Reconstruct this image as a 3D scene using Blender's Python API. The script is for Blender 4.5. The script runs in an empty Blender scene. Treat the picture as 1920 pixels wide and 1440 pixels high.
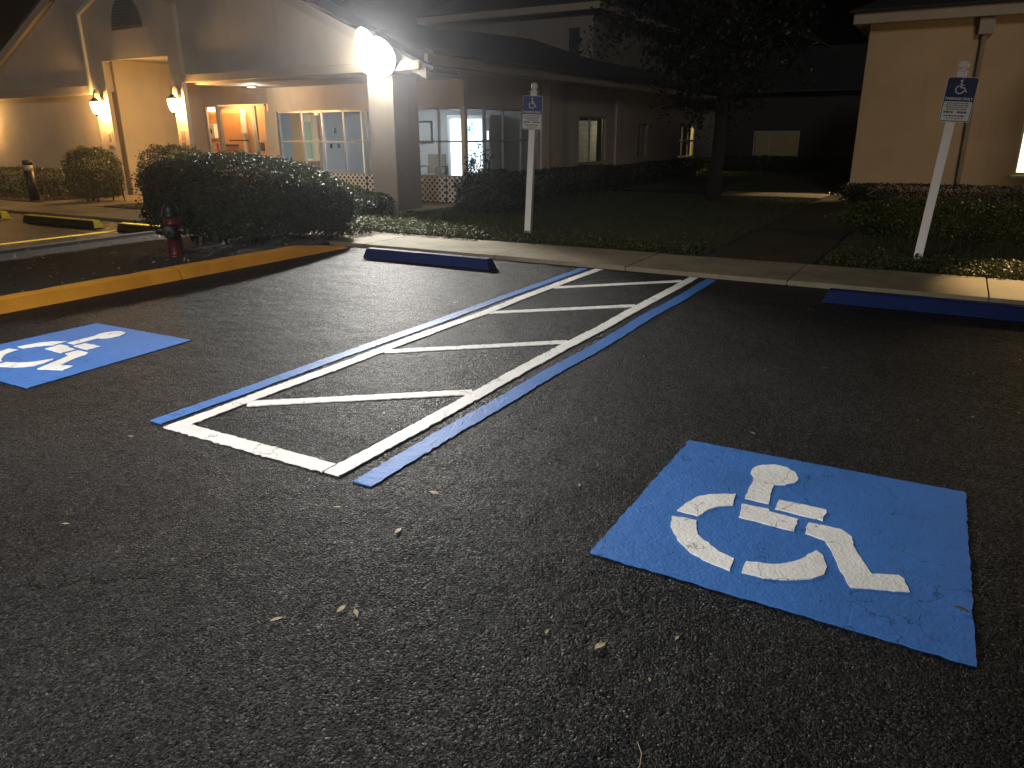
import bpy, bmesh, math, random
import numpy as np
from mathutils import Vector, Matrix
R = math.radians
random.seed(7); rng = np.random.default_rng(7)
scene = bpy.context.scene
C = scene.collection

# ------------------------------------------------------------------ camera
CAM_H, FPX, PITCH, ROLL, AZ = 1.55, 1398.74, R(18.652), R(0.2903), R(29.994)
fw = Vector((-math.sin(AZ)*math.cos(PITCH), math.cos(AZ)*math.cos(PITCH), -math.sin(PITCH)))
rt = Vector((math.cos(AZ), math.sin(AZ), 0)); up = rt.cross(fw)
rt2 = math.cos(ROLL)*rt - math.sin(ROLL)*up
up2 = math.cos(ROLL)*up + math.sin(ROLL)*rt
cd = bpy.data.cameras.new('camera'); cam = bpy.data.objects.new('camera', cd); C.objects.link(cam)
m = Matrix((rt2, up2, -fw)).transposed().to_4x4(); m.translation = Vector((0, 0, CAM_H))
cam.matrix_world = m
cd.sensor_width = 36; cd.lens = 36*FPX/1920; cd.clip_start = .05; cd.clip_end = 2000
scene.camera = cam

# ------------------------------------------------------------------ night sky, moon-weak sun, exposure
w = bpy.data.worlds.new('World'); scene.world = w; w.use_nodes = True
nt = w.node_tree; bg = nt.nodes['Background']
sky = nt.nodes.new('ShaderNodeTexSky'); sky.sky_type = 'NISHITA'; sky.sun_disc = False
sky.sun_elevation = R(-7); sky.sun_rotation = R(200)
nt.links.new(sky.outputs[0], bg.inputs[0]); bg.inputs[1].default_value = 0.05
sd = bpy.data.lights.new('sun', 'SUN'); sd.energy = 0.32; sd.angle = R(10); sd.color = (1, .95, .9)
so = bpy.data.objects.new('sun', sd); C.objects.link(so); so.rotation_euler = Vector((-.34, 1, -.36)).to_track_quat('-Z', 'Y').to_euler()
vs = scene.view_settings; vs.view_transform = 'Standard'; vs.look = 'None'; vs.exposure = 0; vs.gamma = 1
vs.use_curve_mapping = False
scene.cycles.use_denoising = True
scene.cycles.max_bounces = 6; scene.cycles.transparent_max_bounces = 16
scene.cycles.sample_clamp_indirect = 4; scene.cycles.sample_clamp_direct = 30
scene.cycles.caustics_reflective = False; scene.cycles.caustics_refractive = False

FLOOD_P, LOT_P, LANTERN_P, RIGHT_P, SIDE_P = 3000, 5200, 320, 160, 260
HAZE = .0012
LOT_POS = (-4.5, -3.6, 4.9)

# ------------------------------------------------------------------ materials
class Mat:
    def __init__(s, name):
        s.m = bpy.data.materials.new(name); s.m.use_nodes = True
        s.t = s.m.node_tree; s.b = s.t.nodes['Principled BSDF']; s.o = s.t.nodes['Material Output']
    def n(s, typ, **kw):
        x = s.t.nodes.new(typ)
        for k, v in kw.items(): setattr(x, k, v)
        return x
    def l(s, a, b): s.t.links.new(a, b)
def coords(M, scale=1.0, obj=False):
    if obj:
        tc = M.n('ShaderNodeTexCoord'); return tc.outputs['Object']
    g = M.n('ShaderNodeNewGeometry'); return g.outputs['Position']
def ramp(M, fac, a, b, p0=0., p1=1.):
    r = M.n('ShaderNodeValToRGB'); e = r.color_ramp.elements
    e[0].position, e[1].position = p0, p1; e[0].color, e[1].color = (*a, 1), (*b, 1)
    M.l(fac, r.inputs[0]); return r.outputs[0]
def noise(M, vec, scale, detail=4, rough=.6):
    n = M.n('ShaderNodeTexNoise'); n.inputs['Scale'].default_value = scale
    n.inputs['Detail'].default_value = detail; n.inputs['Roughness'].default_value = rough
    M.l(vec, n.inputs['Vector']); return n.outputs['Fac']
def bump(M, h, dist, strength=1., prev=None):
    b = M.n('ShaderNodeBump'); b.inputs['Distance'].default_value = dist; b.inputs['Strength'].default_value = strength
    M.l(h, b.inputs['Height'])
    if prev is not None: M.l(prev, b.inputs['Normal'])
    return b.outputs['Normal']
def mathn(M, op, a, b):
    x = M.n('ShaderNodeMath', operation=op)
    for i, v in enumerate((a, b)):
        if isinstance(v, (int, float)): x.inputs[i].default_value = v
        else: M.l(v, x.inputs[i])
    return x.outputs[0]
def surf(name, col, rough=.6, var=.15, nscale=3., bdist=0., bscale=60., spec=.5, metal=0., fine=0.):
    M = Mat(name); p = coords(M)
    a = tuple(c*(1-var) for c in col); b = tuple(min(1, c*(1+var)) for c in col)
    f = noise(M, p, nscale, 6, .65)
    M.l(ramp(M, f, a, b, .3, .7), M.b.inputs['Base Color'])
    M.b.inputs['Roughness'].default_value = rough; M.b.inputs['Specular IOR Level'].default_value = spec
    M.b.inputs['Metallic'].default_value = metal
    if bdist: M.l(bump(M, noise(M, p, bscale, 3), bdist), M.b.inputs['Normal'])
    return M.m
def stucco(name, col):
    M = Mat(name); p = coords(M)
    mp = M.n('ShaderNodeVectorMath', operation='MULTIPLY'); mp.inputs[1].default_value = (4, 4, .35); M.l(p, mp.inputs[0])
    st = noise(M, mp.outputs[0], 1.0, 5, .65); bl = noise(M, p, 1.1, 6, .6)
    c = ramp(M, bl, tuple(x*.9 for x in col), tuple(x*1.07 for x in col), .3, .7)
    mr = M.n('ShaderNodeMapRange'); mr.inputs[1].default_value = .52; mr.inputs[2].default_value = .8; mr.inputs[4].default_value = .3; M.l(st, mr.inputs[0])
    mx = M.n('ShaderNodeMix', data_type='RGBA'); M.l(mr.outputs[0], mx.inputs['Factor']); M.l(c, mx.inputs[6]); mx.inputs[7].default_value = (*[x*.6 for x in col], 1)
    M.l(mx.outputs[2], M.b.inputs['Base Color']); M.b.inputs['Roughness'].default_value = .88
    nb = bump(M, noise(M, p, 70, 4, .7), .006); nb = bump(M, bl, .05, .4, nb); M.l(nb, M.b.inputs['Normal']); return M.m
def emit(name, col, strength, mixt=0.):
    M = Mat(name); e = M.n('ShaderNodeEmission'); e.inputs[0].default_value = (*col, 1); e.inputs[1].default_value = strength
    if mixt:
        tr = M.n('ShaderNodeBsdfTransparent'); mx = M.n('ShaderNodeMixShader'); mx.inputs[0].default_value = mixt
        M.l(e.outputs[0], mx.inputs[1]); M.l(tr.outputs[0], mx.inputs[2]); M.l(mx.outputs[0], M.o.inputs[0])
    else: M.l(e.outputs[0], M.o.inputs[0])
    return M.m

def asphalt():
    M = Mat('asphalt'); p = coords(M)
    nn = M.n('ShaderNodeTexNoise'); nn.inputs['Scale'].default_value = 60; nn.inputs['Detail'].default_value = 2; M.l(p, nn.inputs['Vector'])
    sc = M.n('ShaderNodeVectorMath', operation='SCALE'); sc.inputs['Scale'].default_value = .012; M.l(nn.outputs['Color'], sc.inputs[0])
    wob = M.n('ShaderNodeVectorMath', operation='ADD'); M.l(p, wob.inputs[0]); M.l(sc.outputs[0], wob.inputs[1])
    def cells(scale):
        v = M.n('ShaderNodeTexVoronoi', feature='F1'); v.inputs['Scale'].default_value = scale; M.l(wob.outputs[0], v.inputs['Vector'])
        c = M.n('ShaderNodeSeparateColor'); M.l(v.outputs['Color'], c.inputs[0]); return v, c
    v, cr = cells(160); v2, cr2 = cells(85); v3, cr3 = cells(260)
    big = noise(M, p, .8, 5, .6); mid = noise(M, p, 9, 4, .6); fine = noise(M, p, 300, 2, .5)
    base = ramp(M, big, (.0058, .0059, .0064), (.019, .019, .0195), .3, .72)
    def mul(a, b):
        x = M.n('ShaderNodeMix', data_type='RGBA', blend_type='MULTIPLY'); x.inputs['Factor'].default_value = 1; M.l(a, x.inputs[6]); M.l(b, x.inputs[7]); return x.outputs[2]
    def k3(fac, stops):
        r = M.n('ShaderNodeValToRGB'); e = r.color_ramp.elements
        e[0].position, e[0].color = stops[0][0], (*[stops[0][1]]*3, 1); e[1].position, e[1].color = stops[-1][0], (*[stops[-1][1]]*3, 1)
        for a, b in stops[1:-1]:
            q = e.new(a); q.color = (b, b, b, 1)
        M.l(fac, r.inputs[0]); return r.outputs[0]
    # pale aggregate among dark stones; the speckle also paints in glinting facets
    c = mul(base, k3(cr.outputs[0], [(.0, .5), (.6, .85), (.85, 1.3), (1., 2.4)]))
    c = mul(c, k3(cr2.outputs[0], [(.0, .65), (.65, .9), (1., 1.6)]))
    c = mul(c, k3(cr3.outputs[0], [(.0, .5), (1., 1.7)]))
    # fine cracks
    cv = M.n('ShaderNodeTexVoronoi', feature='DISTANCE_TO_EDGE'); cv.inputs['Scale'].default_value = .5
    w2 = M.n('ShaderNodeVectorMath', operation='ADD'); n2 = M.n('ShaderNodeTexNoise'); n2.inputs['Scale'].default_value = 2.2; n2.inputs['Detail'].default_value = 5
    M.l(p, n2.inputs['Vector']); s2 = M.n('ShaderNodeVectorMath', operation='SCALE'); s2.inputs['Scale'].default_value = .7; M.l(n2.outputs['Color'], s2.inputs[0])
    M.l(p, w2.inputs[0]); M.l(s2.outputs[0], w2.inputs[1]); M.l(w2.outputs[0], cv.inputs['Vector'])
    crack = mathn(M, 'MULTIPLY', mathn(M, 'LESS_THAN', cv.outputs['Distance'], .006), mathn(M, 'GREATER_THAN', noise(M, p, .6, 2), .47))
    cm = M.n('ShaderNodeMix', data_type='RGBA'); M.l(crack, cm.inputs['Factor']); M.l(c, cm.inputs[6]); cm.inputs[7].default_value = (.002, .002, .002, 1)
    M.l(cm.outputs[2], M.b.inputs['Base Color'])
    # gloss differs from stone to stone
    rr = M.n('ShaderNodeMapRange'); rr.inputs[3].default_value = .40; rr.inputs[4].default_value = .72; M.l(cr.outputs[1], rr.inputs[0]); M.l(rr.outputs[0], M.b.inputs['Roughness'])
    sp = mathn(M, 'MULTIPLY', k3(cr.outputs[2], [(.0, .06), (.6, .2), (.85, .42), (1., .8)]), k3(cr2.outputs[1], [(.0, .35), (.6, .7), (1., 1.)]))
    M.l(sp, M.b.inputs['Specular IOR Level'])
    keep = mathn(M, 'MULTIPLY', mathn(M, 'SUBTRACT', 1.0, v.outputs['Distance']), k3(cr.outputs[1], [(.0, .3), (.8, 1.)]))
    nb = bump(M, keep, .009, 1.0)
    nb = bump(M, mathn(M, 'SUBTRACT', 1.0, v2.outputs['Distance']), .008, .8, nb)
    nb = bump(M, fine, .0015, .8, nb)
    nb = bump(M, mid, .02, .3, nb)
    nb = bump(M, big, .22, .5, nb)
    nb = bump(M, mathn(M, 'SUBTRACT', 1.0, crack), .006, 1, nb)
    M.l(nb, M.b.inputs['Normal'])
    return M.m
def paint(name, col, worn=.5, under=(.02, .02, .02)):
    """thick traffic paint that follows the stones below it"""
    M = Mat(name); p = coords(M)
    v = M.n('ShaderNodeTexVoronoi', feature='SMOOTH_F1'); v.inputs['Scale'].default_value = 85; M.l(p, v.inputs['Vector'])
    mid = noise(M, p, 14, 5, .65); big = noise(M, p, 2.2, 4)
    c = ramp(M, big, tuple(x*.86 for x in col), tuple(min(1, x*1.1) for x in col), .3, .7)
    pit = noise(M, p, 42, 5, .7)
    pr = M.n('ShaderNodeMapRange'); pr.inputs[1].default_value = .66; pr.inputs[2].default_value = .74
    pr.inputs[3].default_value = 0; pr.inputs[4].default_value = worn; M.l(pit, pr.inputs[0])
    mx = M.n('ShaderNodeMix', data_type='RGBA'); M.l(pr.outputs[0], mx.inputs['Factor']); M.l(c, mx.inputs[6]); mx.inputs[7].default_value = (*[x*.45 for x in col], 1)
    # hairline cracks
    cv = M.n('ShaderNodeTexVoronoi', feature='DISTANCE_TO_EDGE'); cv.inputs['Scale'].default_value = 3.5
    w2 = M.n('ShaderNodeVectorMath', operation='ADD'); n2 = M.n('ShaderNodeTexNoise'); n2.inputs['Scale'].default_value = 7; n2.inputs['Detail'].default_value = 4
    M.l(p, n2.inputs['Vector']); s2 = M.n('ShaderNodeVectorMath', operation='SCALE'); s2.inputs['Scale'].default_value = .25; M.l(n2.outputs['Color'], s2.inputs[0])
    M.l(p, w2.inputs[0]); M.l(s2.outputs[0], w2.inputs[1]); M.l(w2.outputs[0], cv.inputs['Vector'])
    ck = mathn(M, 'LESS_THAN', cv.outputs['Distance'], .007); gate = mathn(M, 'GREATER_THAN', noise(M, p, 3.1, 3), .5)
    ck = mathn(M, 'MULTIPLY', mathn(M, 'MULTIPLY', ck, gate), .7)
    m2 = M.n('ShaderNodeMix', data_type='RGBA'); M.l(ck, m2.inputs['Factor']); M.l(mx.outputs[2], m2.inputs[6]); m2.inputs[7].default_value = (*[x*.3 for x in col], 1)
    M.l(m2.outputs[2], M.b.inputs['Base Color'])
    M.b.inputs['Roughness'].default_value = .55; M.b.inputs['Specular IOR Level'].default_value = .4
    nb = bump(M, v.outputs['Distance'], -.0035, .55)
    nb = bump(M, mid, .012, .5, nb)
    nb = bump(M, mathn(M, 'SUBTRACT', 1.0, ck), .004, 1, nb)
    M.l(nb, M.b.inputs['Normal'])
    return M.m
def leafmat(name, a, b, rough=.38, trans=.25, spec=.28):
    M = Mat(name); p = coords(M)
    f = noise(M, p, 23, 3, .7)
    c = ramp(M, f, a, b, .3, .7)
    M.l(c, M.b.inputs['Base Color']); M.b.inputs['Roughness'].default_value = rough; M.b.inputs['Specular IOR Level'].default_value = spec
    tl = M.n('ShaderNodeBsdfTranslucent'); M.l(c, tl.inputs[0])
    mx = M.n('ShaderNodeMixShader'); mx.inputs[0].default_value = trans
    M.l(M.b.outputs[0], mx.inputs[1]); M.l(tl.outputs[0], mx.inputs[2]); M.l(mx.outputs[0], M.o.inputs[0])
    return M.m
def glassmat():
    M = Mat('window_glass'); gl = M.n('ShaderNodeBsdfGlossy'); gl.inputs['Roughness'].default_value = .02
    tr = M.n('ShaderNodeBsdfTransparent'); tr.inputs[0].default_value = (.86, .9, .9, 1)
    fr = M.n('ShaderNodeFresnel'); fr.inputs[0].default_value = 1.5
    mx = M.n('ShaderNodeMixShader'); M.l(fr.outputs[0], mx.inputs[0]); M.l(tr.outputs[0], mx.inputs[1]); M.l(gl.outputs[0], mx.inputs[2])
    M.l(mx.outputs[0], M.o.inputs[0]); return M.m
def curbpaint(name, col, base=(.25, .2, .14)):
    M = Mat(name); p = coords(M)
    f = noise(M, p, 6, 7, .75); g = noise(M, p, 1.4, 3)
    c = ramp(M, g, tuple(x*.8 for x in col), tuple(min(1, x*1.1) for x in col), .3, .7)
    r_ = M.n('ShaderNodeMapRange'); r_.inputs[1].default_value = .58; r_.inputs[2].default_value = .75; r_.inputs[4].default_value = .65; M.l(f, r_.inputs[0])
    mx = M.n('ShaderNodeMix', data_type='RGBA'); M.l(r_.outputs[0], mx.inputs['Factor']); M.l(c, mx.inputs[6]); mx.inputs[7].default_value = (*base, 1)
    M.l(mx.outputs[2], M.b.inputs['Base Color']); M.b.inputs['Roughness'].default_value = .7; M.b.inputs['Specular IOR Level'].default_value = .15
    M.l(bump(M, noise(M, p, 45, 5), .004), M.b.inputs['Normal']); return M.m
def sidewalkmat(name, ca, cb):
    M = Mat(name); p = coords(M)
    f = noise(M, p, 1.7, 6, .7); g = noise(M, p, 38, 4, .6)
    c = ramp(M, f, ca, cb, .3, .7)
    st = M.n('ShaderNodeMapRange'); st.inputs[1].default_value = .6; st.inputs[2].default_value = .72; st.inputs[4].default_value = .5
    M.l(noise(M, p, 4.3, 5, .7), st.inputs[0])
    mx = M.n('ShaderNodeMix', data_type='RGBA'); M.l(st.outputs[0], mx.inputs['Factor']); M.l(c, mx.inputs[6]); mx.inputs[7].default_value = (.12, .1, .075, 1)
    M.l(mx.outputs[2], M.b.inputs['Base Color']); M.b.inputs['Roughness'].default_value = .8; M.b.inputs['Specular IOR Level'].default_value = .15
    M.l(bump(M, g, .003), M.b.inputs['Normal']); return M.m

ASPHALT = asphalt()
WHITE = paint('white_traffic_paint', (.82, .81, .77)); BLUE = paint('blue_traffic_paint', (.044, .165, .485), .3)
YELLOW = paint('yellow_traffic_paint', (.78, .5, .025))
CONC = sidewalkmat('concrete', (.13, .112, .074), (.25, .215, .145)); CONCD = sidewalkmat('dimmed_concrete', (.02, .018, .012), (.045, .04, .026))  # second concrete darkened to imitate weak light on the garden path
STUCCO = stucco('beige_stucco', (.44, .375, .305))
STUCCO2 = stucco('cream_stucco', (.58, .49, .34))
TRIM = surf('tan_trim', (.36, .30, .235), .6, .05, 2)
CREAMTRIM = surf('cream_trim', (.62, .55, .44), .5, .05, 2)
SOFFIT = surf('soffit_paint', (.42, .36, .29), .7, .05, 2)
ROOF = surf('dark_shingle', (.02, .022, .024), .85, .3, 14, .01, 30)
ALU = surf('window_frame_metal', (.42, .42, .42), .35, .05, 4, metal=.6)
DARKMETAL = surf('dark_metal', (.03, .03, .032), .4, .1, 8)
BRONZE = surf('bronze_metal', (.09, .06, .035), .35, .15, 9, metal=.6)
GLASS = glassmat()
LATTICE = surf('white_lattice', (.82, .8, .76), .6, .05, 3)
POSTW = surf('white_post', (.84, .80, .75), .5, .06, 3, .001, 50)
SIGNW = surf('sign_white', (.72, .70, .66), .4, .03, 3)
SIGNB = surf('sign_blue', (.018, .045, .22), .35, .05, 3)
SIGNI = surf('sign_ink', (.07, .06, .09), .5, .05, 3)
STOPB = curbpaint('blue_stop_paint', (.0012, .010, .066), (.003, .012, .05))
STOPSHADE = curbpaint('shaded_stop_front', (.05, .036, .012), (.03, .024, .015))  # stop fronts painted dark in place of their shade
STOPY = curbpaint('yellow_stop_paint', (.72, .52, .03), (.4, .28, .04))
CURBY = curbpaint('yellow_curb_paint', (.76, .33, .035), (.38, .22, .06))
CURBG = surf('grey_kerb', (.2, .19, .17), .8, .2, 5, .003, 50)
MULCH = surf('mulch', (.010, .008, .006), .95, .5, 12, .03, 25)
SOIL = surf('lawn_soil', (.012, .011, .007), .95, .4, 7, .02, 25)
LEAF_H = leafmat('hedge_leaf', (.015, .022, .010), (.046, .060, .026), .5, .3, .26)
LEAF_G = leafmat('ground_cover_leaf', (.03, .038, .012), (.075, .08, .028), .6, .2, .12)
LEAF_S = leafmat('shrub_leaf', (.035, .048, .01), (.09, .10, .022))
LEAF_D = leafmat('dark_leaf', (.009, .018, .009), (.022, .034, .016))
LEAF_T = leafmat('tree_leaf', (.006, .009, .006), (.02, .023, .016))
GRASSM = leafmat('grass_blade', (.018, .026, .009), (.05, .056, .02), .5)
LITTER = leafmat('dry_leaf', (.2, .15, .08), (.45, .37, .22), .5, .15)
BARK = surf('bark', (.012, .010, .008), .9, .4, 10, .02, 25)
RED = surf('hydrant_red', (.08, .006, .010), .4, .2, 6, .002, 60)
GREENB = surf('hydrant_green', (.006, .013, .01), .4, .2, 6)

# ------------------------------------------------------------------ mesh helpers
ROOT = {}
def rootloc(o):
    while o is not None and o.parent is not None: o = o.parent
    return o.location.copy() if o is not None else Vector((0, 0, 0))
def obj(name, verts, faces, mat, parent=None, smooth=False, local=False):
    me = bpy.data.meshes.new(name); off = Vector((0, 0, 0)) if local else rootloc(parent)
    me.from_pydata([tuple(Vector(v)-off) for v in verts], [], faces); me.update()
    if mat is not None: me.materials.append(mat)
    if smooth: me.polygons.foreach_set('use_smooth', [True]*len(me.polygons))
    o = bpy.data.objects.new(name, me); C.objects.link(o)
    if parent is not None: o.parent = parent
    return o
def bmobj(name, bm, mat, parent=None, smooth=False, world=True):
    if world and parent is not None:
        bmesh.ops.translate(bm, verts=bm.verts, vec=-rootloc(parent))
    bmesh.ops.recalc_face_normals(bm, faces=bm.faces)
    me = bpy.data.meshes.new(name); bm.to_mesh(me); bm.free()
    if mat is not None: me.materials.append(mat)
    if smooth: me.polygons.foreach_set('use_smooth', [True]*len(me.polygons))
    o = bpy.data.objects.new(name, me); C.objects.link(o)
    if parent is not None: o.parent = parent
    return o
def bbox(bm, x0, x1, y0, y1, z0, z1, bev=0.):
    r = bmesh.ops.create_cube(bm, size=1)
    vs_ = r['verts']
    for v in vs_:
        v.co = Vector((x0 if v.co.x < 0 else x1, y0 if v.co.y < 0 else y1, z0 if v.co.z < 0 else z1))
    if bev:
        es = list({e for v in vs_ for e in v.link_edges})
        bmesh.ops.bevel(bm, geom=es, offset=bev, segments=2, profile=.6, affect='EDGES')
def box(name, x0, x1, y0, y1, z0, z1, mat, parent=None, bev=0.):
    bm = bmesh.new(); bbox(bm, x0, x1, y0, y1, z0, z1, bev); return bmobj(name, bm, mat, parent)
def boxes(name, lst, mat, parent=None, bev=0.):
    bm = bmesh.new()
    for b in lst: bbox(bm, *b, bev=bev)
    return bmobj(name, bm, mat, parent)
def prism(name, poly, axis, a0, a1, mat, parent=None, bev=0.):
    """poly: 2D points, extruded along axis ('x': (y,z), 'y': (x,z), 'z': (x,y)) from a0 to a1"""
    def mk(p, a):
        return {'x': (a, p[0], p[1]), 'y': (p[0], a, p[1]), 'z': (p[0], p[1], a)}[axis]
    bm = bmesh.new()
    f = bm.faces.new([bm.verts.new(mk(p, a0)) for p in poly])
    r = bmesh.ops.extrude_face_region(bm, geom=[f])
    d = {'x': Vector((a1-a0, 0, 0)), 'y': Vector((0, a1-a0, 0)), 'z': Vector((0, 0, a1-a0))}[axis]
    bmesh.ops.translate(bm, verts=[g for g in r['geom'] if isinstance(g, bmesh.types.BMVert)], vec=d)
    if bev:
        bmesh.ops.bevel(bm, geom=bm.edges[:], offset=bev, segments=2, profile=.6, affect='EDGES')
    return bmobj(name, bm, mat, parent)
def tube(bm, pts, rad, seg=8, cap=True):
    pts = [Vector(p) for p in pts]; n = len(pts)
    rads = rad if isinstance(rad, (list, tuple)) else [rad]*n
    rings = []
    u0 = None
    for i, p in enumerate(pts):
        t = (pts[min(i+1, n-1)]-pts[max(i-1, 0)]).normalized()
        if u0 is None:
            u0 = t.orthogonal().normalized()
        u0 = (u0 - t*u0.dot(t)).normalized(); v0 = t.cross(u0)
        rings.append([bm.verts.new(p+rads[i]*(math.cos(a)*u0+math.sin(a)*v0)) for a in [2*math.pi*k/seg for k in range(seg)]])
    for a, b in zip(rings, rings[1:]):
        for k in range(seg): bm.faces.new((a[k], a[(k+1) % seg], b[(k+1) % seg], b[k]))
    if cap:
        bm.faces.new(rings[0][::-1]); bm.faces.new(rings[-1])
def lathe(bm, prof, c, seg=20, M=None):
    """prof: (radius, height) list about the z axis at c"""
    rings = []
    for r_, z in prof:
        ring = []
        for k in range(seg):
            a = 2*math.pi*k/seg; v = Vector((r_*math.cos(a), r_*math.sin(a), z))
            if M is not None: v = M @ v
            ring.append(bm.verts.new(v+Vector(c)))
        rings.append(ring)
    for a, b in zip(rings, rings[1:]):
        for k in range(seg): bm.faces.new((a[k], a[(k+1) % seg], b[(k+1) % seg], b[k]))
    bm.faces.new(rings[0][::-1]); bm.faces.new(rings[-1])
def tag(o, label, cat, group=None):
    o['label'] = label; o['category'] = cat
    if group: o['group'] = group
    return o
def thing(name, label, cat, loc, group=None):
    o = bpy.data.objects.new(name, None); C.objects.link(o); o.location = loc; o.empty_display_size = .2
    return tag(o, label, cat, group)
def structure(o): o['kind'] = 'structure'; return o
def stuff(o, label=None, cat=None):
    o['kind'] = 'stuff'
    if label: o['label'] = label
    if cat: o['category'] = cat
    return o
def light(name, typ, loc, energy, col, parent=None, **kw):
    d = bpy.data.lights.new(name, typ); d.energy = energy; d.color = col
    for k, v in kw.items(): setattr(d, k, v)
    o = bpy.data.objects.new(name, d); C.objects.link(o)
    if parent is not None: o.parent = parent; o.location = Vector(loc)-rootloc(parent)
    else: o.location = loc
    return o
def aim(o, frm, to):
    o.rotation_euler = (Vector(to)-Vector(frm)).to_track_quat('-Z', 'Y').to_euler()
def ribbon(pts, wd, jitter=0., step=None):
    """2D stroke polygon"""
    P = [np.array(p, float) for p in pts]
    if step:
        Q = []
        for a, b in zip(P, P[1:]):
            n = max(1, int(np.hypot(*(b-a))/step))
            Q += [a+(b-a)*k/n for k in range(n)]
        P = Q+[P[-1]]
    L, Rr = [], []
    for i, p in enumerate(P):
        t = P[min(i+1, len(P)-1)]-P[max(i-1, 0)]; t /= max(1e-9, np.hypot(*t)); nrm = np.array([-t[1], t[0]])
        L.append(p+nrm*(wd/2+rng.normal(0, jitter) if jitter else wd/2)); Rr.append(p-nrm*(wd/2+rng.normal(0, jitter) if jitter else wd/2))
    return L, Rr
def flat_ribbon(name, pts, wd, z, mat, parent=None, jitter=.0032, step=.022, t=.004):
    L, Rr = ribbon(pts, wd, jitter, step); n = len(L)
    V = [(*p, z) for p in L]+[(*p, z) for p in Rr]+[(*p, z-t-.003) for p in L]+[(*p, z-t-.003) for p in Rr]
    F = []
    for i in range(n-1):
        F.append((i, n+i, n+i+1, i+1)); F.append((2*n+i, i, i+1, 2*n+i+1)); F.append((n+i, 3*n+i, 3*n+i+1, n+i+1))
    F.append((0, 2*n, 3*n, n)); F.append((n-1, 2*n-1, 4*n-1, 3*n-1))
    return obj(name, V, F, mat, parent)
def rough_poly(name, poly, z, mat, parent=None, jitter=.004, step=.03, t=.004):
    P = []
    n = len(poly)
    for i in range(n):
        a, b = np.array(poly[i], float), np.array(poly[(i+1) % n], float); k = max(1, int(np.hypot(*(b-a))/step))
        for q in range(k): P.append(a+(b-a)*q/k+rng.normal(0, jitter, 2)*(q > 0))
    m_ = len(P)
    V = [(*p, z) for p in P]+[(*p, z-t-.003) for p in P]
    F = [tuple(range(m_))]+[(i, m_+i, m_+(i+1) % m_, (i+1) % m_) for i in range(m_)]
    bm = bmesh.new(); vv = [bm.verts.new(v) for v in V]
    for f in F: bm.faces.new([vv[i] for i in f])
    bmesh.ops.triangulate(bm, faces=[f for f in bm.faces if len(f.verts) > 4])
    return bmobj(name, bm, mat, parent)
def leafmesh(name, P, N, size, mat, parent=None, aspect=.5, spread=.9, fold=.25, off=None):
    """many small folded leaves: P positions, N outward normals"""
    n = len(P); off = np.array(rootloc(parent)) if off is None else off
    N = N/np.maximum(1e-6, np.linalg.norm(N, axis=1, keepdims=True))
    nn = N+rng.normal(0, spread, (n, 3)); nn /= np.linalg.norm(nn, axis=1, keepdims=True)
    a = rng.normal(0, 1, (n, 3)); t = np.cross(nn, a); t /= np.maximum(1e-6, np.linalg.norm(t, axis=1, keepdims=True)); b = np.cross(nn, t)
    s = (size*rng.uniform(.6, 1.25, n))[:, None]
    base = P-off
    V = np.empty((n, 4, 3)); V[:, 0] = base-t*s*.5; V[:, 1] = base+b*s*aspect*.5+nn*s*fold*.4; V[:, 2] = base+t*s*.5; V[:, 3] = base-b*s*aspect*.5+nn*s*fold*.4
    me = bpy.data.meshes.new(name); me.vertices.add(4*n); me.vertices.foreach_set('co', V.reshape(-1))
    i0 = np.arange(n)*4
    tri = np.stack([i0, i0+1, i0+2, i0, i0+2, i0+3], 1).reshape(-1)
    me.loops.add(6*n); me.loops.foreach_set('vertex_index', tri.astype(np.int32))
    me.polygons.add(2*n); me.polygons.foreach_set('loop_start', (np.arange(2*n)*3).astype(np.int32))
    me.polygons.foreach_set('loop_total', np.full(2*n, 3, np.int32)) if hasattr(me.polygons, 'foreach_set') and False else None
    me.update(calc_edges=True); me.validate()
    me.materials.append(mat)
    o = bpy.data.objects.new(name, me); C.objects.link(o)
    if parent is not None: o.parent = parent
    return o
def superell(n, c, h, e=3., inner=.72, zmin=-1., lump=.06):
    d = rng.normal(0, 1, (n, 3)); d /= np.linalg.norm(d, axis=1, keepdims=True)
    k = (np.abs(d)**e).sum(1)**(-1/e)
    r_ = np.where(rng.random(n) < .75, rng.uniform(.91, 1.02, n), rng.uniform(inner, .95, n))
    r_ = np.where(rng.random(n) < .035, rng.uniform(1.0, 1.10, n), r_)
    lp = 1+lump*np.sin(d[:, 0]*9+c[0])*np.sin(d[:, 1]*8+c[1])*np.cos(d[:, 2]*7)
    u = d*(k*r_*lp)[:, None]
    keep = u[:, 2] > zmin
    u = u[keep]; d = d[keep]
    P = np.array(c)+u*np.array(h); N = d**1/np.array(h)
    return P, N
def shrub(name, label, c, h, nleaf, size, mat, e=3., base=0., stems=5, group=None, zmin=-.85, lump=.09, warp=None, cat='shrub'):
    """c centre, h half sizes; stems from the ground up into the foliage"""
    t = thing(name, label, cat, (c[0], c[1], base), group)
    P, N = superell(nleaf, c, h, e, zmin=zmin, lump=lump)
    if warp is not None: P = warp(P)
    P[:, 2] = np.maximum(P[:, 2], base+.02)
    leafmesh('foliage', P, N, size, mat, t)
    for k in range(stems):
        bm = bmesh.new(); ax = c[0]+random.uniform(-.7, .7)*h[0]; ay = c[1]+random.uniform(-.7, .7)*h[1]
        bx_, by_ = ax+random.uniform(-.08, .08), ay+random.uniform(-.08, .08)
        zt = c[2]+h[2]*.15
        tube(bm, [(bx_, by_, base-.01), ((ax+bx_)/2+.02, (ay+by_)/2, (base+zt)/2), (ax, ay, zt)], [.016, .012, .006], 5)
        bmobj('stem', bm, BARK, t)
    return t

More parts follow.
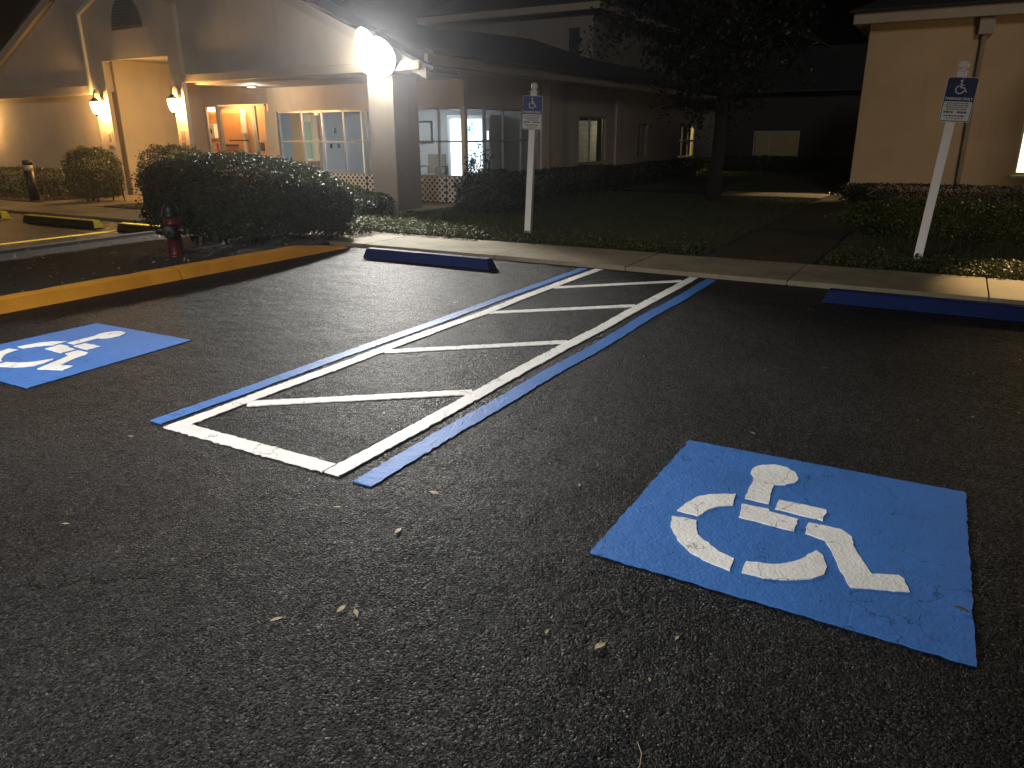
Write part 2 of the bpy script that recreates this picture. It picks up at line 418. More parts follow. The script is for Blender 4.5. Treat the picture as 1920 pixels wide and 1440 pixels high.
# ------------------------------------------------------------------ ground, pavement, planting beds
structure(obj('asphalt_lot', [(-160, -160, 0), (160, -160, 0), (160, 160, 0), (-160, 160, 0)], [(0, 1, 2, 3)], ASPHALT))
# sidewalk with separate slabs
sw = structure(box('sidewalk', -9.28, 6.0, 8.24, 9.36, -.02, .036, CURBG))
joints = [-9.28, -7.15, -5.0, -3.2, -1.38, .44, 2.3, 4.2, 6.0]
def slab(x0, x1, y0, y1, parent, z=.055, mat=None):
    bm = bmesh.new(); bbox(bm, x0+.006, x1-.006, y0, y1, .0, z+random.uniform(-.003, .003), .006); return bmobj('slab', bm, mat or CONC, parent)
for a, b in zip(joints, joints[1:]): slab(a, b, 8.22, 9.38, sw)
sw2 = structure(box('entrance_walk', -26, -10.3, 8.64, 9.9, -.02, .036, CURBG))
js = [-26, -23.8, -21.6, -19.4, -17.2, -15.0, -12.9, -11.5, -10.3]
for a, b in zip(js, js[1:]): slab(a, b, 8.62, 9.92, sw2)
# entrance approach to the portal
pth = structure(box('portal_path', -18.55, -16.2, 9.93, 14.1, -.02, .036, CURBG))
for a, b in zip([9.94, 11.0, 12.0, 13.05], [11.0, 12.0, 13.05, 14.1]): slab(-18.57, -16.18, a, b, pth)
porch = structure(box('porch_floor', -16.17, -9.3, 12.42, 14.18, -.02, .05, CONC))
# path running back beside the right building
pb = structure(box('garden_path', -2.6, -1.34, 9.4, 24, -.02, .034, CURBG))
ys = [9.41, 11.2, 13.0, 14.8, 16.6, 18.4, 20.2, 22.0, 24]
for a, b in zip(ys, ys[1:]): slab(-2.62, -1.32, a+.006, b-.006, pb, .05, CONCD)
cp = structure(box('cross_path', -5.2, -2.65, 19.2, 20.5, -.02, .034, CURBG))
slab(-5.2, -3.9, 19.2, 20.5, cp, .05); slab(-3.9, -2.65, 19.2, 20.5, cp, .05)
# lawns / beds (soil sheets)
def sheet(name, poly, z, mat):
    return structure(prism(name, poly, 'z', -.01, z, mat))
sheet('lawn', [(-9.3, 9.4), (-2.66, 9.4), (-2.66, 19.1), (-9.3, 19.1)], .03, SOIL)
sheet('back_lawn', [(-9.3, 20.6), (-2.66, 20.6), (-2.66, 60), (-9.3, 60)], .03, SOIL)
sheet('side_lawn', [(-1.28, 9.42), (12, 9.42), (12, 30), (-1.28, 30)], .03, SOIL)
sheet('entrance_bed', [(-26, 9.97), (-18.62, 9.97), (-18.62, 12.45), (-26, 12.45)], .06, MULCH)
sheet('porch_bed', [(-16.1, 10.05), (-9.34, 9.97), (-9.34, 12.35), (-16.1, 12.35)], .06, MULCH)
# island with the yellow kerb
sheet('island_bed', [(-10.55, -3), (-7.52, -3), (-7.52, 7.9), (-8.3, 8.2), (-9.3, 8.2), (-9.3, 9.42), (-10.25, 9.42), (-10.25, 7.35), (-10.55, 7.3)], .09, MULCH)
kerb = structure(prism('island_kerb', [(-10.72, .0), (-10.56, .0), (-10.56, .13), (-10.68, .13)], 'y', -3, 7.35, surf('shaded_kerb', (.035, .03, .024), .85, .3, 5, .003, 50)));  # kerb colour darkened to hold its shadow
def yk(y0, y1, par):
    P = [(-7.36, 0.), (-7.53, 0.), (-7.53, .125), (-7.51, .137), (-7.44, .135), (-7.405, .115)]
    bm = bmesh.new(); n = max(2, int((y1-y0)/.12)); rings = []
    for k in range(n+1):
        y = y0+(y1-y0)*k/n
        s = 1.
        if y > 7.2: s = max(.12, 1-(y-7.2)/1.0*.9)
        rings.append([bm.verts.new((p[0]+random.gauss(0, .0025), y, p[1]*s+random.gauss(0, .0015)*(p[1] > 0))) for p in P])
    for a, b in zip(rings, rings[1:]):
        for q in range(len(P)): bm.faces.new((a[q], b[q], b[(q+1) % len(P)], a[(q+1) % len(P)]))
    bm.faces.new(rings[0]); bm.faces.new(rings[-1][::-1])
    return bmobj('kerb_section', bm, CURBY, par)
ykp = structure(box('yellow_kerb', -7.53, -7.42, -3, 8.1, -.03, .01, CURBG))
for a, b in ((-3, -.55), (-.54, 2.42), (2.43, 5.36), (5.37, 8.12)): yk(a+.004, b-.004, ykp)

# ------------------------------------------------------------------ painted markings
def curve_pts(x0, y0, x1, y1, wob=.008):
    n = 9; return [(x0+(x1-x0)*k/n+random.gauss(0, wob)*(0 < k < n), y0+(y1-y0)*k/n) for k in range(n+1)]
t = thing('access_aisle_marking', 'white hatched access aisle edged with blue lines between the two bays', 'road marking', (-2.95, 2.4, 0))
flat_ribbon('edge_line', curve_pts(-3.555, 2.47, -3.505, 8.16), .1, .0075, WHITE, t)
flat_ribbon('edge_line', curve_pts(-2.372, 2.38, -2.365, 8.17), .1, .0075, WHITE, t)
flat_ribbon('end_line', [(-3.61, 2.42), (-2.43, 2.425)], .1, .007, WHITE, t)
for a, b in (((-3.5, 2.87), (-2.43, 3.71)), ((-3.5, 4.16), (-2.42, 5.07)), ((-3.5, 5.60), (-2.42, 6.53)), ((-3.49, 6.92), (-2.42, 7.92))):
    flat_ribbon('hatch_line', [a, b], .085, .0065, WHITE, t)
bl = flat_ribbon('blue_line', curve_pts(-3.715, 2.40, -3.69, 8.13), .105, .006, BLUE, t)
bl = flat_ribbon('blue_line', curve_pts(-2.175, 2.37, -2.165, 8.15), .115, .006, BLUE, t)

SYM = dict(
 head=[(-.631, 3.361), (-.631, 3.427), (-.6, 3.479), (-.554, 3.511), (-.491, 3.506), (-.449, 3.472), (-.423, 3.41), (-.428, 3.354), (-.463, 3.308), (-.509, 3.287), (-.503, 3.209), (-.49, 3.082), (-.533, 3.082), (-.592, 3.085), (-.599, 3.18), (-.6, 3.27), (-.608, 3.319)],
 arm=[(-.456, 3.142), (-.377, 3.146), (-.263, 3.146), (-.261, 3.039), (-.332, 3.042), (-.456, 3.049)],
 seat=[(-.592, 3.025), (-.48, 3.035), (-.471, 3.013), (-.352, 3.003), (-.35, 2.893), (-.42, 2.894), (-.573, 2.9)],
 wheel_top=[(-.817, 2.829), (-.807, 2.904), (-.783, 2.989), (-.739, 3.046), (-.638, 3.108), (-.622, 2.992), (-.666, 2.96), (-.7, 2.907), (-.724, 2.825)],
 wheel_side=[(-.822, 2.77), (-.719, 2.785), (-.699, 2.712), (-.68, 2.672), (-.647, 2.641), (-.574, 2.587), (-.509, 2.564), (-.501, 2.473), (-.582, 2.492), (-.666, 2.526), (-.742, 2.597), (-.799, 2.687)],
 wheel_bottom=[(-.464, 2.568), (-.376, 2.595), (-.327, 2.633), (-.288, 2.685), (-.256, 2.758), (-.247, 2.781), (-.218, 2.751), (-.193, 2.677), (-.195, 2.618), (-.229, 2.568), (-.298, 2.521), (-.377, 2.487), (-.46, 2.484)],
 leg=[(-.31, 2.994), (-.187, 3.001), (-.14, 2.957), (-.117, 2.864), (-.081, 2.784), (-.043, 2.708), (.042, 2.747), (.061, 2.73), (.084, 2.652), (-.1, 2.579), (-.125, 2.632), (-.156, 2.699), (-.193, 2.802), (-.229, 2.877), (-.307, 2.896), (-.312, 2.951)])
def parking_symbol(label, dx, dy, quad):
    t = thing('painted_wheelchair_symbol', label, 'road marking', (dx-.37, 3+dy, 0), 'wheelchair symbols painted in the bays')
    rough_poly('blue_square', quad, .006, BLUE, t, .0022, .025)
    for k, P in SYM.items():
        rough_poly(k, [(x+dx, y+dy) for x, y in P], .0105, WHITE, t, .0022, .022)
parking_symbol('near wheelchair symbol on a blue square in the right bay', 0, 0, [(-1.008, 3.614), (.255, 3.635), (.284, 2.328), (-1.007, 2.344)])
parking_symbol('far wheelchair symbol on a blue square in the left bay by the kerb', -5.225, .055, [(-6.238, 3.646), (-5.042, 3.671), (-4.972, 2.378), (-6.26, 2.36)])
for i, (y0, x, y1, lab) in enumerate(((2.0, -12.2, 7.85, 'yellow bay line nearest the planted island'), (3.0, -15.9, 8.0, 'yellow bay line at the left picture edge'))):
    tag(flat_ribbon('bay_line', [(x, y0), (x, y1)], .1, .006, YELLOW), lab, 'road marking', 'yellow bay lines')

# ------------------------------------------------------------------ wheel stops
def wheel_stop(label, x0, x1, y, mat, h=.115, group=None):
    t = thing('wheel_stop', label, 'wheel stop', ((x0+x1)/2, y, 0), group)
    bm = bmesh.new(); n = 14; rings = []
    for k in range(n+1):
        x = x0+(x1-x0)*k/n
        P = [(-.085, .004), (-.06, h-.012), (-.048, h), (.048, h), (.06, h-.012), (.085, .004)]
        rings.append([bm.verts.new((x+(.05*(q[1]/h) if k == 0 else -.05*(q[1]/h) if k == n else 0), y+q[0]+random.gauss(0, .001), q[1]+random.gauss(0, .0008))) for q in P])
    for a, b in zip(rings, rings[1:]):
        for q in range(6): bm.faces.new((a[q], b[q], b[(q+1) % 6], a[(q+1) % 6]))
    bm.faces.new(rings[0]); bm.faces.new(rings[-1][::-1])
    bo = bmobj('body', bm, mat, t)
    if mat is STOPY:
        bo.data.materials.append(STOPSHADE)
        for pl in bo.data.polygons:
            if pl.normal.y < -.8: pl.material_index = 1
    for f in (.22, .78):
        bm = bmesh.new(); lathe(bm, [(.013, h-.01), (.013, h+.004), (.008, h+.007)], (x0+(x1-x0)*f, y, 0), 10); bmobj('anchor_pin', bm, DARKMETAL, t)
wheel_stop('blue concrete wheel stop at the head of the left bay', -6.57, -4.63, 7.58, STOPB, .125, 'blue wheel stops')
wheel_stop('blue concrete wheel stop cut by the right picture edge', -.93, .97, 7.58, STOPB, .125, 'blue wheel stops')
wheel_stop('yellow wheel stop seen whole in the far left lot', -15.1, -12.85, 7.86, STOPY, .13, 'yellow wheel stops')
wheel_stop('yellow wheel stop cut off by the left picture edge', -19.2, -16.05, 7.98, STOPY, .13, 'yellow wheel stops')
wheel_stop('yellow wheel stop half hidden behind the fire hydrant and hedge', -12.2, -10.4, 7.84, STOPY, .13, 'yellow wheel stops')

# ------------------------------------------------------------------ main building
B = thing('main_building', 'beige stucco building with a wide front gable and a glazed porch', 'building', (-17.2, 12.3, 0))
zr = lambda x: 4.05-.45*(x+11.76)
zl = lambda x: 4.76+.46*(x+20.72)
APEX = (-17.1, zr(-17.1))
gw = prism('gable_wall', [(-25.4, 2.56), (-18.7, 2.56), (-18.7, 3.4), (-15.75, 3.4), (-15.75, 2.70), (-9.0, 2.70), (-9.0, zr(-9.0)), APEX, (-25.4, zl(-25.4))], 'y', 12.32, 12.46, STUCCO, B)
def slope(name, x0, z0, x1, z1, y0, y1, th, mat, par):
    return prism(name, [(x0, z0), (x1, z1), (x1, z1+th), (x0, z0+th)], 'y', y0, y1, mat, par)
slope('rake_board', -8.85, zr(-8.85)-.24, APEX[0], APEX[1]-.24, 12.2, 12.315, .2, TRIM, B)
slope('rake_board', -25.6, zl(-25.6)-.24, APEX[0]-.004, APEX[1]-.24, 12.2, 12.315, .2, TRIM, B)
box('fascia_band', -25.4, -19.24, 12.16, 12.316, 2.54, 2.71, TRIM, B, .008)
box('fascia_band', -15.72, -8.98, 12.16, 12.316, 2.665, 2.83, TRIM, B, .008)
boxes('soffit', [(-25.4, -19.0, 12.18, 12.7, 2.5, 2.535)], SOFFIT, B)
box('left_wall', -26.5, -18.78, 12.52, 12.7, 0, 2.5, STUCCO, B)
box('wall_base', -26.5, -18.79, 12.48, 12.515, 0.03, .5, STUCCO, B, .006)
# portal
ph = lambda x: 4.29+.41*min(x+19.16, -15.74-x)
po = prism('portal_front', [(-19.16, 0.02), (-18.6, 0.02), (-18.6, 3.25), (-16.12, 3.25), (-16.12, 0.02), (-15.74, 0.02), (-15.74, 4.29), (-17.45, ph(-17.45)), (-19.16, 4.29)], 'y', 12.2, 12.315, STUCCO, B)
prism('portal_trim', [(-19.23, 2.5), (-19.165, 2.5), (-19.165, 4.30), (-17.45, ph(-17.45)+.01), (-17.45, ph(-17.45)+.09), (-19.23, 4.36)], 'y', 12.13, 12.31, CREAMTRIM, B)
prism('portal_trim', [(-15.735, 4.30), (-15.64, 4.34), (-17.445, ph(-17.45)+.09), (-17.445, ph(-17.45)+.01)], 'y', 12.13, 12.31, TRIM, B)
box('passage_wall', -18.85, -18.61, 12.471, 15.6, 0, 3.45, STUCCO2, B)
box('passage_wall', -18.6, -17.62, 14.22, 14.34, 0, 3.35, STUCCO, B)
box('passage_ceiling', -18.6, -15.6, 12.47, 14.21, 3.3, 3.38, SOFFIT, B)
box('passage_header', -18.6, -15.62, 14.22, 14.34, 2.34, 3.29, STUCCO, B) if False else None
box('porch_ceiling', -15.6, -9.35, 12.47, 14.19, 2.62, 2.68, SOFFIT, B)
box('ceiling_step', -15.72, -15.605, 12.47, 14.21, 2.63, 3.29, STUCCO, B)
# arched louvre vent
vt = prism('arched_vent', [(-17.98, 3.87)]+[(-17.375+.605*math.cos(a), 3.87+.74*math.sin(a)) for a in np.linspace(math.pi, 0, 17)], 'y', 12.172, 12.198, TRIM, B)
bm = bmesh.new()
for k in range(11):
    z = 3.90+k*.062; hw = .56*math.sqrt(max(0, 1-((z-3.87)/.70)**2))
    if hw > .05:
        vs4 = [bm.verts.new(v) for v in ((-17.375-hw, 12.135, z), (-17.375+hw, 12.135, z), (-17.375+hw, 12.169, z+.045), (-17.375-hw, 12.169, z+.045))]
        bm.faces.new(vs4)
        vs5 = [bm.verts.new(v) for v in ((-17.375-hw, 12.135, z-.008), (-17.375+hw, 12.135, z-.008), (-17.375+hw, 12.135, z), (-17.375-hw, 12.135, z))]
        bm.faces.new(vs5)
bmobj('louvre', bm, surf('louvre_grey', (.14, .14, .15), .6, .1), vt)
# column at the corner
col = box('corner_column', -10.28, -9.66, 12.2, 13.0, 0.03, 2.615, STUCCO, B, .012)
# glazed porch wall at y = 14.2
Y0, Y1 = 14.22, 14.36
boxes('sill_wall', [(-14.95, -9.36, Y0, Y1, 0, .6)], surf('dark_base', (.07, .06, .055), .9, .1), B)  # dark sill wall, contrasting with the lattice
boxes('window_header', [(-15.2, -9.345, Y0-.02, Y1, 2.07, 2.615)], STUCCO2, B)
box('door_header', -17.615, -15.21, Y0, Y1, 2.26, 2.615 if False else 3.29, STUCCO, B)
box('door_pier', -15.36, -14.955, Y0-.01, Y1, 0.04, 2.26 if False else 2.065, STUCCO2, B)
def frame(name, rect, y, mull, rails, parent, plane='y', wd=.045, dp=.06, pane=True):
    """glazed frame in the plane y=const (or x=const): rect (u0,u1,z0,z1)"""
    u0, u1, z0, z1 = rect; bm = bmesh.new(); L = []
    L.append((u0, u0+wd, z0, z1)); L.append((u1-wd, u1, z0, z1))
    for m_ in mull: L.append((m_-wd/2, m_+wd/2, z0+wd, z1-wd))
    us = sorted([u0+wd/2, u1-wd/2]+list(mull))
    for a, b in zip(us, us[1:]):
        L.append((a+wd/2, b-wd/2, z0, z0+wd)); L.append((a+wd/2, b-wd/2, z1-wd, z1))
        for r_ in rails: L.append((a+wd/2, b-wd/2, r_-wd*.4, r_+wd*.4))
    for (a, b, c, d) in L:
        if plane == 'y': bbox(bm, a, b, y, y+dp, c, d)
        else: bbox(bm, y-dp, y, a, b, c, d)
    f = bmobj(name, bm, ALU, parent)
    if pane:
        zs = [z0+wd]+list(rails)+[z1-wd]
        for a, b in zip(us, us[1:]):
            for c, d in zip(zs, zs[1:]):
                if plane == 'y': V = [(a+.01, y+dp*.5, c), (b-.01, y+dp*.5, c), (b-.01, y+dp*.5, d), (a+.01, y+dp*.5, d)]
                else: V = [(y-dp*.5, a+.01, c), (y-dp*.5, b-.01, c), (y-dp*.5, b-.01, d), (y-dp*.5, a+.01, d)]
                obj('pane', V, [(0, 1, 2, 3)], GLASS, f)
    return f
frame('window', (-14.95, -9.42, .60, 2.07), Y0+.02, [-14.13, -13.48, -12.8, -12.1, -11.4, -10.75, -10.06], [1.36], B)
frame('window', (14.30, 17.62, .60, 2.07), -9.36, [15.08, 15.9, 16.76], [1.36], B, 'x')
box('corner_post', -9.42, -9.34, 14.2, 14.29, .6, 2.07, CREAMTRIM, B)
# door set with sidelights
frame('sidelight', (-17.61, -17.15, .05, 2.26), Y0+.02, [], [], B)
frame('sidelight', (-15.78, -15.365, .05, 2.26), Y0+.02, [], [1.36], B)
d_ = frame('door', (-17.13, -15.80, .05, 2.24), Y0+.025, [], [1.02], B, wd=.09)
boxes('push_bar', [(-16.75, -16.05, Y0-.03, Y0+.0, 1.36, 1.40), (-16.72, -16.68, Y0-.0, Y0+.03, 1.36, 1.40), (-16.12, -16.08, Y0-.0, Y0+.03, 1.36, 1.40)], DARKMETAL, d_)
# lattice skirting
def lattice(x0, x1, z0, z1, y, par):
    bm = bmesh.new(); pitch = .135; wd = .032
    for s, yy in ((1, y), (-1, y-.009)):
        k = -int((z1-z0)/pitch)-2
        while True:
            ub = x0+k*pitch
            if ub > x1+(z1-z0)+.2: break
            # strip along direction (1, s): clip in x
            pts = []
            if s == 1: a0 = ub; f = lambda q: (ub+q, z0+q)
            else: f = lambda q: (ub-q, z0+q)
            q0, q1 = 0., z1-z0
            if s == 1: q0 = max(q0, x0-ub); q1 = min(q1, x1-ub)
            else: q0 = max(q0, ub-x1); q1 = min(q1, ub-x0)
            k += 1
            if q1-q0 < .03: continue
            a, b = f(q0), f(q1); hw = wd/2*1.0
            nx, nz = (-s*hw*.7071, hw*.7071)
            vv = []
            for yy2 in (yy, yy+.008):
                for (p, sg) in ((a, 1), (a, -1), (b, -1), (b, 1)):
                    vv.append(bm.verts.new((p[0]+sg*nx, yy2, p[1]+sg*nz)))
            for F in ((0, 1, 2, 3), (7, 6, 5, 4), (0, 4, 5, 1), (1, 5, 6, 2), (2, 6, 7, 3), (3, 7, 4, 0)): bm.faces.new([vv[i] for i in F])
    return bmobj('lattice_panel', bm, LATTICE, par)
for a, b in ((-14.9, -13.55), (-13.5, -12.15), (-12.1, -10.75), (-10.7, -9.86), (-9.82, -9.42)):
    lattice(a, b, .07, .62, 14.17, B)
# wing wall x = -9.34 running back
WX = -9.345
boxes('wing_wall', [(WX-.16, WX, 14.30, 17.62, 0, .6), (WX-.16, WX, 14.22, 17.62, 2.07, 2.76), (WX-.16, WX, 17.62, 20.0, 0, 2.76), (WX-.16, WX, 20.0, 21.9, 0, .68), (WX-.16, WX, 20.0, 21.9, 1.96, 2.76),
     (WX-.16, WX, 21.9, 24.6, 0, 2.76), (WX-.16, WX, 24.6, 25.5, 1.8, 2.76), (WX-.16, WX, 24.6, 25.5, 0, .7), (WX-.16, WX, 25.5, 28.95, 0, 2.76), (WX-.16, WX, 28.95, 30.9, 0, .56), (WX-.16, WX, 28.95, 30.9, 1.8, 2.76), (WX-.16, WX, 30.9, 34, 0, 2.76)], STUCCO, B)
box('pilaster', WX+.002, WX+.06, 17.68, 18.1, 0, 2.74, CREAMTRIM, B)
box('pilaster', WX+.002, WX+.06, 22.6, 23.0, 0, 2.74, STUCCO, B)
frame('window', (20.0, 21.9, .68, 1.96), WX-.02, [20.8], [], B, 'x')
frame('window', (24.6, 25.5, .70, 1.8), WX-.02, [25.0], [], B, 'x')
lw = frame('window', (28.95, 30.9, .56, 1.8), WX-.02, [29.45, 30.2], [1.2], B, 'x', wd=.07)
light('blind_room_light', 'AREA', (-10.0, 21.6, 2.3), 16, (1, .9, .65), None, shape='RECTANGLE', size=.6, size_y=.6)
# blind behind the wing window
bm = bmesh.new()
for k in range(34):
    z = .72+k*.0335
    V = [bm.verts.new(v) for v in ((WX-.13, 20.05, z+.02), (WX-.13, 21.5, z+.02), (WX-.10, 21.5, z), (WX-.10, 20.05, z))]; bm.faces.new(V)
bmobj('blind', bm, surf('blind_white', (.78, .74, .6), .6, .03), B)
boxes('drape', [(WX-.145, WX-.125, 21.5, 21.88, .7, 1.95)], surf('drape_cloth', (.3, .27, .18), .9, .1), B)
# eaves and roof of the wing
box('wing_fascia', -8.98, -8.9, 12.33, 34, 2.76, 2.95, TRIM, B, .006)
box('wing_soffit', -9.34, -8.985, 12.62, 34, 2.72, 2.755, SOFFIT, B)
def roofplane(name, P, par):
    V = [Vector(p) for p in P]; nrm = Vector((0, 0, -.06))
    n = len(P); VV = V+[v+nrm for v in V]
    F = [tuple(range(n)), tuple(range(2*n-1, n-1, -1))]+[(i, n+i, n+(i+1) % n, (i+1) % n) for i in range(n)]
    return obj(name, VV, F, ROOF, par)
roofplane('wing_roof', [(-8.85, 12.45, 3.0), (-8.85, 34, 3.0), (-15.8, 34, 5.3), (-12.6, 19, 4.25), (-10.2, 12.47, 3.45)], B)
roofplane('gable_roof', [(-8.7, 12.2, zr(-8.7)+.03), (-8.9, 12.47, zr(-8.9)+.03), (APEX[0], 14.6, APEX[1]+.03), (APEX[0], 12.2, APEX[1]+.03)], B)
roofplane('gable_roof', [(-25.7, 12.2, zl(-25.7)+.03), (APEX[0]-.01, 12.2, APEX[1]+.03), (APEX[0]-.01, 18, APEX[1]+.03), (-25.7, 18, zl(-25.7)+.03)], B)
# upper storey block behind
boxes('upper_wall', [(-18.5, -11.68, 26.0, 26.2, 2.9, 5.5), (-11.88, -11.68, 26.2, 34, 2.9, 5.5)], stucco('dimmed_stucco', (.22, .19, .165)), B)  # stucco darkened to imitate the dim light far back
boxes('upper_eave', [(-18.9, -11.3, 25.6, 34.2, 5.5, 5.72)], TRIM, B)
roofplane('upper_roof', [(-18.9, 25.6, 5.78), (-11.3, 25.6, 5.78), (-11.3, 34.2, 5.78), (-15, 30, 7.4), (-18.9, 30, 7.4)], B)
box('upper_window', -12.6, -12.2, 25.96, 25.995, 4.1, 5.0, DARKMETAL, B)

# interior rooms
INW = surf('interior_grey_wall', (.44, .46, .47), .8, .04, 2)
INO = surf('interior_orange_wall', (.75, .42, .17), .7, .05, 2)
INC = surf('interior_cream_wall', (.72, .64, .5), .8, .04, 2)
INF = surf('interior_floor', (.2, .17, .14), .5, .1, 4)
TEAL = surf('green_curtain', (.28, .42, .34), .9, .08, 3)
boxes('interior_floor', [(-20, -9.52, 14.37, 19.2, 0, .04)], INF, B)
boxes('interior_ceiling', [(-20.5, -9.52, 14.37, 19.2, 2.63, 2.69)], surf('ceiling_white', (.7, .7, .68), .8, .03), B)
boxes('partition', [(-15.25, -15.15, 14.37, 14.86, .04, 2.62), (-15.25, -15.15, 15.92, 17.6, .04, 2.62), (-15.25, -15.15, 15.28, 15.92, 2.02, 2.62)], INW, B)
boxes('partition', [(-15.25, -15.15, 14.86, 15.28, .04, 2.62)], INO, B)
boxes('partition', [(-20.4, -15.26, 15.0, 15.1, .04, 2.62)], INO, B)
boxes('partition', [(-15.1, -9.52, 17.6, 17.7, .04, 2.62)], INW, B)
boxes('partition', [(-18.6, -18.5, 15.11, 19, .04, 2.62), (-18.5, -15.26, 19.0, 19.1, .04, 2.62)], INC, B)
bm = bmesh.new()
nq = 60
pv = None
for k in range(nq+1):
    y = 16.6+2.3*k/nq; x = -18.38+.04*math.sin(k*1.25)
    cur = (bm.verts.new((x, y, .1)), bm.verts.new((x, y, 1.9)))
    if pv: bm.faces.new((pv[0], cur[0], cur[1], pv[1]))
    pv = cur
tag(bmobj('curtain', bm, TEAL), 'pale green curtain in the bright room behind the porch windows', 'curtain')
# inner timber door seen through the entrance
ID = thing('inner_door', 'orange timber inner door seen through the entrance glass', 'door', (-17.6, 14.95, .05))
box('door_leaf', -18.35, -17.05, 14.93, 14.985, .05, 2.08, surf('orange_timber', (.62, .27, .07), .5, .12, 5), ID)
box('door_handle', -17.9, -17.25, 14.88, 14.925, 1.22, 1.27, DARKMETAL, ID)
box('door_frame', -17.03, -16.9, 14.9, 14.99, .05, 2.2, INC, ID)
# things on the entrance wall
def wallbox(name, label, cat, x0, x1, y0, y1, z0, z1, mat, extra=None):
    t = thing(name, label, cat, ((x0+x1)/2, y1, z0)); box('case', x0, x1, y0, y1, z0, z1, mat, t, .01)
    return t
wt = surf('white_plastic', (.8, .78, .72), .4, .03); redp = surf('red_print', (.55, .03, .04), .5, .05)
t = wallbox('towel_dispenser', 'white dispenser on the wall inside the entrance sidelight', 'dispenser', -18.33, -18.02, 14.80, 14.925, 1.42, 1.80, wt)
bm = bmesh.new(); lathe(bm, [(.07, 0), (.07, .012)], (-18.17, 14.797, 1.62), 16, Matrix.Rotation(R(90), 3, 'X')); bmobj('window_slot', bm, DARKMETAL, t)
t = wallbox('notice_board', 'white notice with a red band below the dispenser', 'notice', -18.3, -17.98, 14.9, 14.926, .98, 1.32, wt)
box('red_band', -18.12, -18.0, 14.893, 14.899, 1.0, 1.3, redp, t)
t = wallbox('door_notice', 'pale paper notice beside the inner door', 'notice', -17.0, -16.8, 14.86, 14.885, 1.55, 1.95, wt)
t = wallbox('card_reader', 'black card reader on the right entrance sidelight', 'card reader', -15.60, -15.47, 14.18, 14.22, 1.12, 1.33, DARKMETAL)
t = thing('lit_exit_light', 'glowing fluorescent light box above the entrance sidelight', 'light', (-18.2, 14.9, 2.1))
box('lit_tube', -18.36, -18.02, 14.82, 14.92, 2.13, 2.26, emit('warm_tube', (1, .82, .45), 5), t, .01)
light('entrance_light', 'AREA', (-17.0, 14.65, 2.58), 60, (1, .62, .3), None, shape='RECTANGLE', size=1.2, size_y=.3)
light('lobby_light', 'AREA', (-12.4, 15.8, 2.6), 60, (.85, .93, 1), None, shape='RECTANGLE', size=1.2, size_y=.3)
light('back_room_light', 'AREA', (-16.6, 16.9, 2.58), 95, (1, .95, .8), None, shape='RECTANGLE', size=1.2, size_y=.6)
# reception desk & papers, poster, switches
t = thing('desk', 'cluttered desk seen through the porch window in the bright room', 'desk', (-16.4, 16.3, .04))
box('desk_top', -17.6, -16.0, 16.25, 16.9, .76, .8, surf('desk_wood', (.3, .17, .1), .5, .1), t); box('pedestal', -17.5, -16.1, 16.35, 16.8, .04, .75, surf('desk_side', (.28, .2, .16), .6, .1), t)
for k in range(5):
    t = tag(box('paper_stack', -17.45+k*.27, -17.28+k*.27+.05, 16.35+.05*(k % 2), 16.6, .802, .82+.03*(k % 3), wt), f'{["flat", "thin", "taller", "middling", "loose"][k]} pile of white papers, {["first", "second", "third", "fourth", "fifth"][k]} from the left on the desk', 'papers', 'papers on the desk')
tag(box('wall_poster', -18.49, -18.47, 16.05, 16.4, 1.2, 1.75, redp), 'red poster on the far wall of the bright room', 'poster')
for lab, y, z0, z1 in (('small dark thermostat, upper of the fittings on the grey lobby wall', 16.45, 1.55, 1.68), ('left dark switch plate low on the grey lobby wall', 16.25, 1.15, 1.27), ('right dark switch plate low on the grey lobby wall', 16.55, 1.15, 1.27)):
    tag(box('switch_plate', -15.148, -15.125, y, y+.08, z0, z1, DARKMETAL, None, .004), lab, 'switch', 'fittings on the lobby wall')
# chair behind right panes
t = thing('lobby_chair', 'dark framed armchair against the lobby wall right of the column', 'chair', (-12.3, 16.9, .04))
bm = bmesh.new()
tube(bm, [(-12.6, 17.3, .05), (-12.6, 17.3, .68), (-12.55, 17.0, .70), (-12.5, 16.75, .66), (-12.5, 16.7, .05)], .018, 8); bmobj('arm_frame', bm, DARKMETAL, t)
bm = bmesh.new()
tube(bm, [(-12.0, 17.3, .05), (-12.0, 17.3, .68), (-11.98, 17.0, .70), (-11.95, 16.75, .66), (-11.95, 16.7, .05)], .018, 8); bmobj('arm_frame', bm, DARKMETAL, t)
box('seat', -12.58, -12.02, 16.75, 17.3, .42, .48, INF, t, .015); box('backrest', -12.58, -12.02, 17.27, 17.33, .5, 1.0, INF, t, .015)
t = thing('framed_picture', 'framed picture on the lobby wall right of the column', 'picture', (-12.95, 17.58, 1.2))
box('frame', -13.35, -12.62, 17.56, 17.598, 1.28, 1.85, DARKMETAL, t); box('print', -13.31, -12.66, 17.55, 17.558, 1.32, 1.81, INW, t)
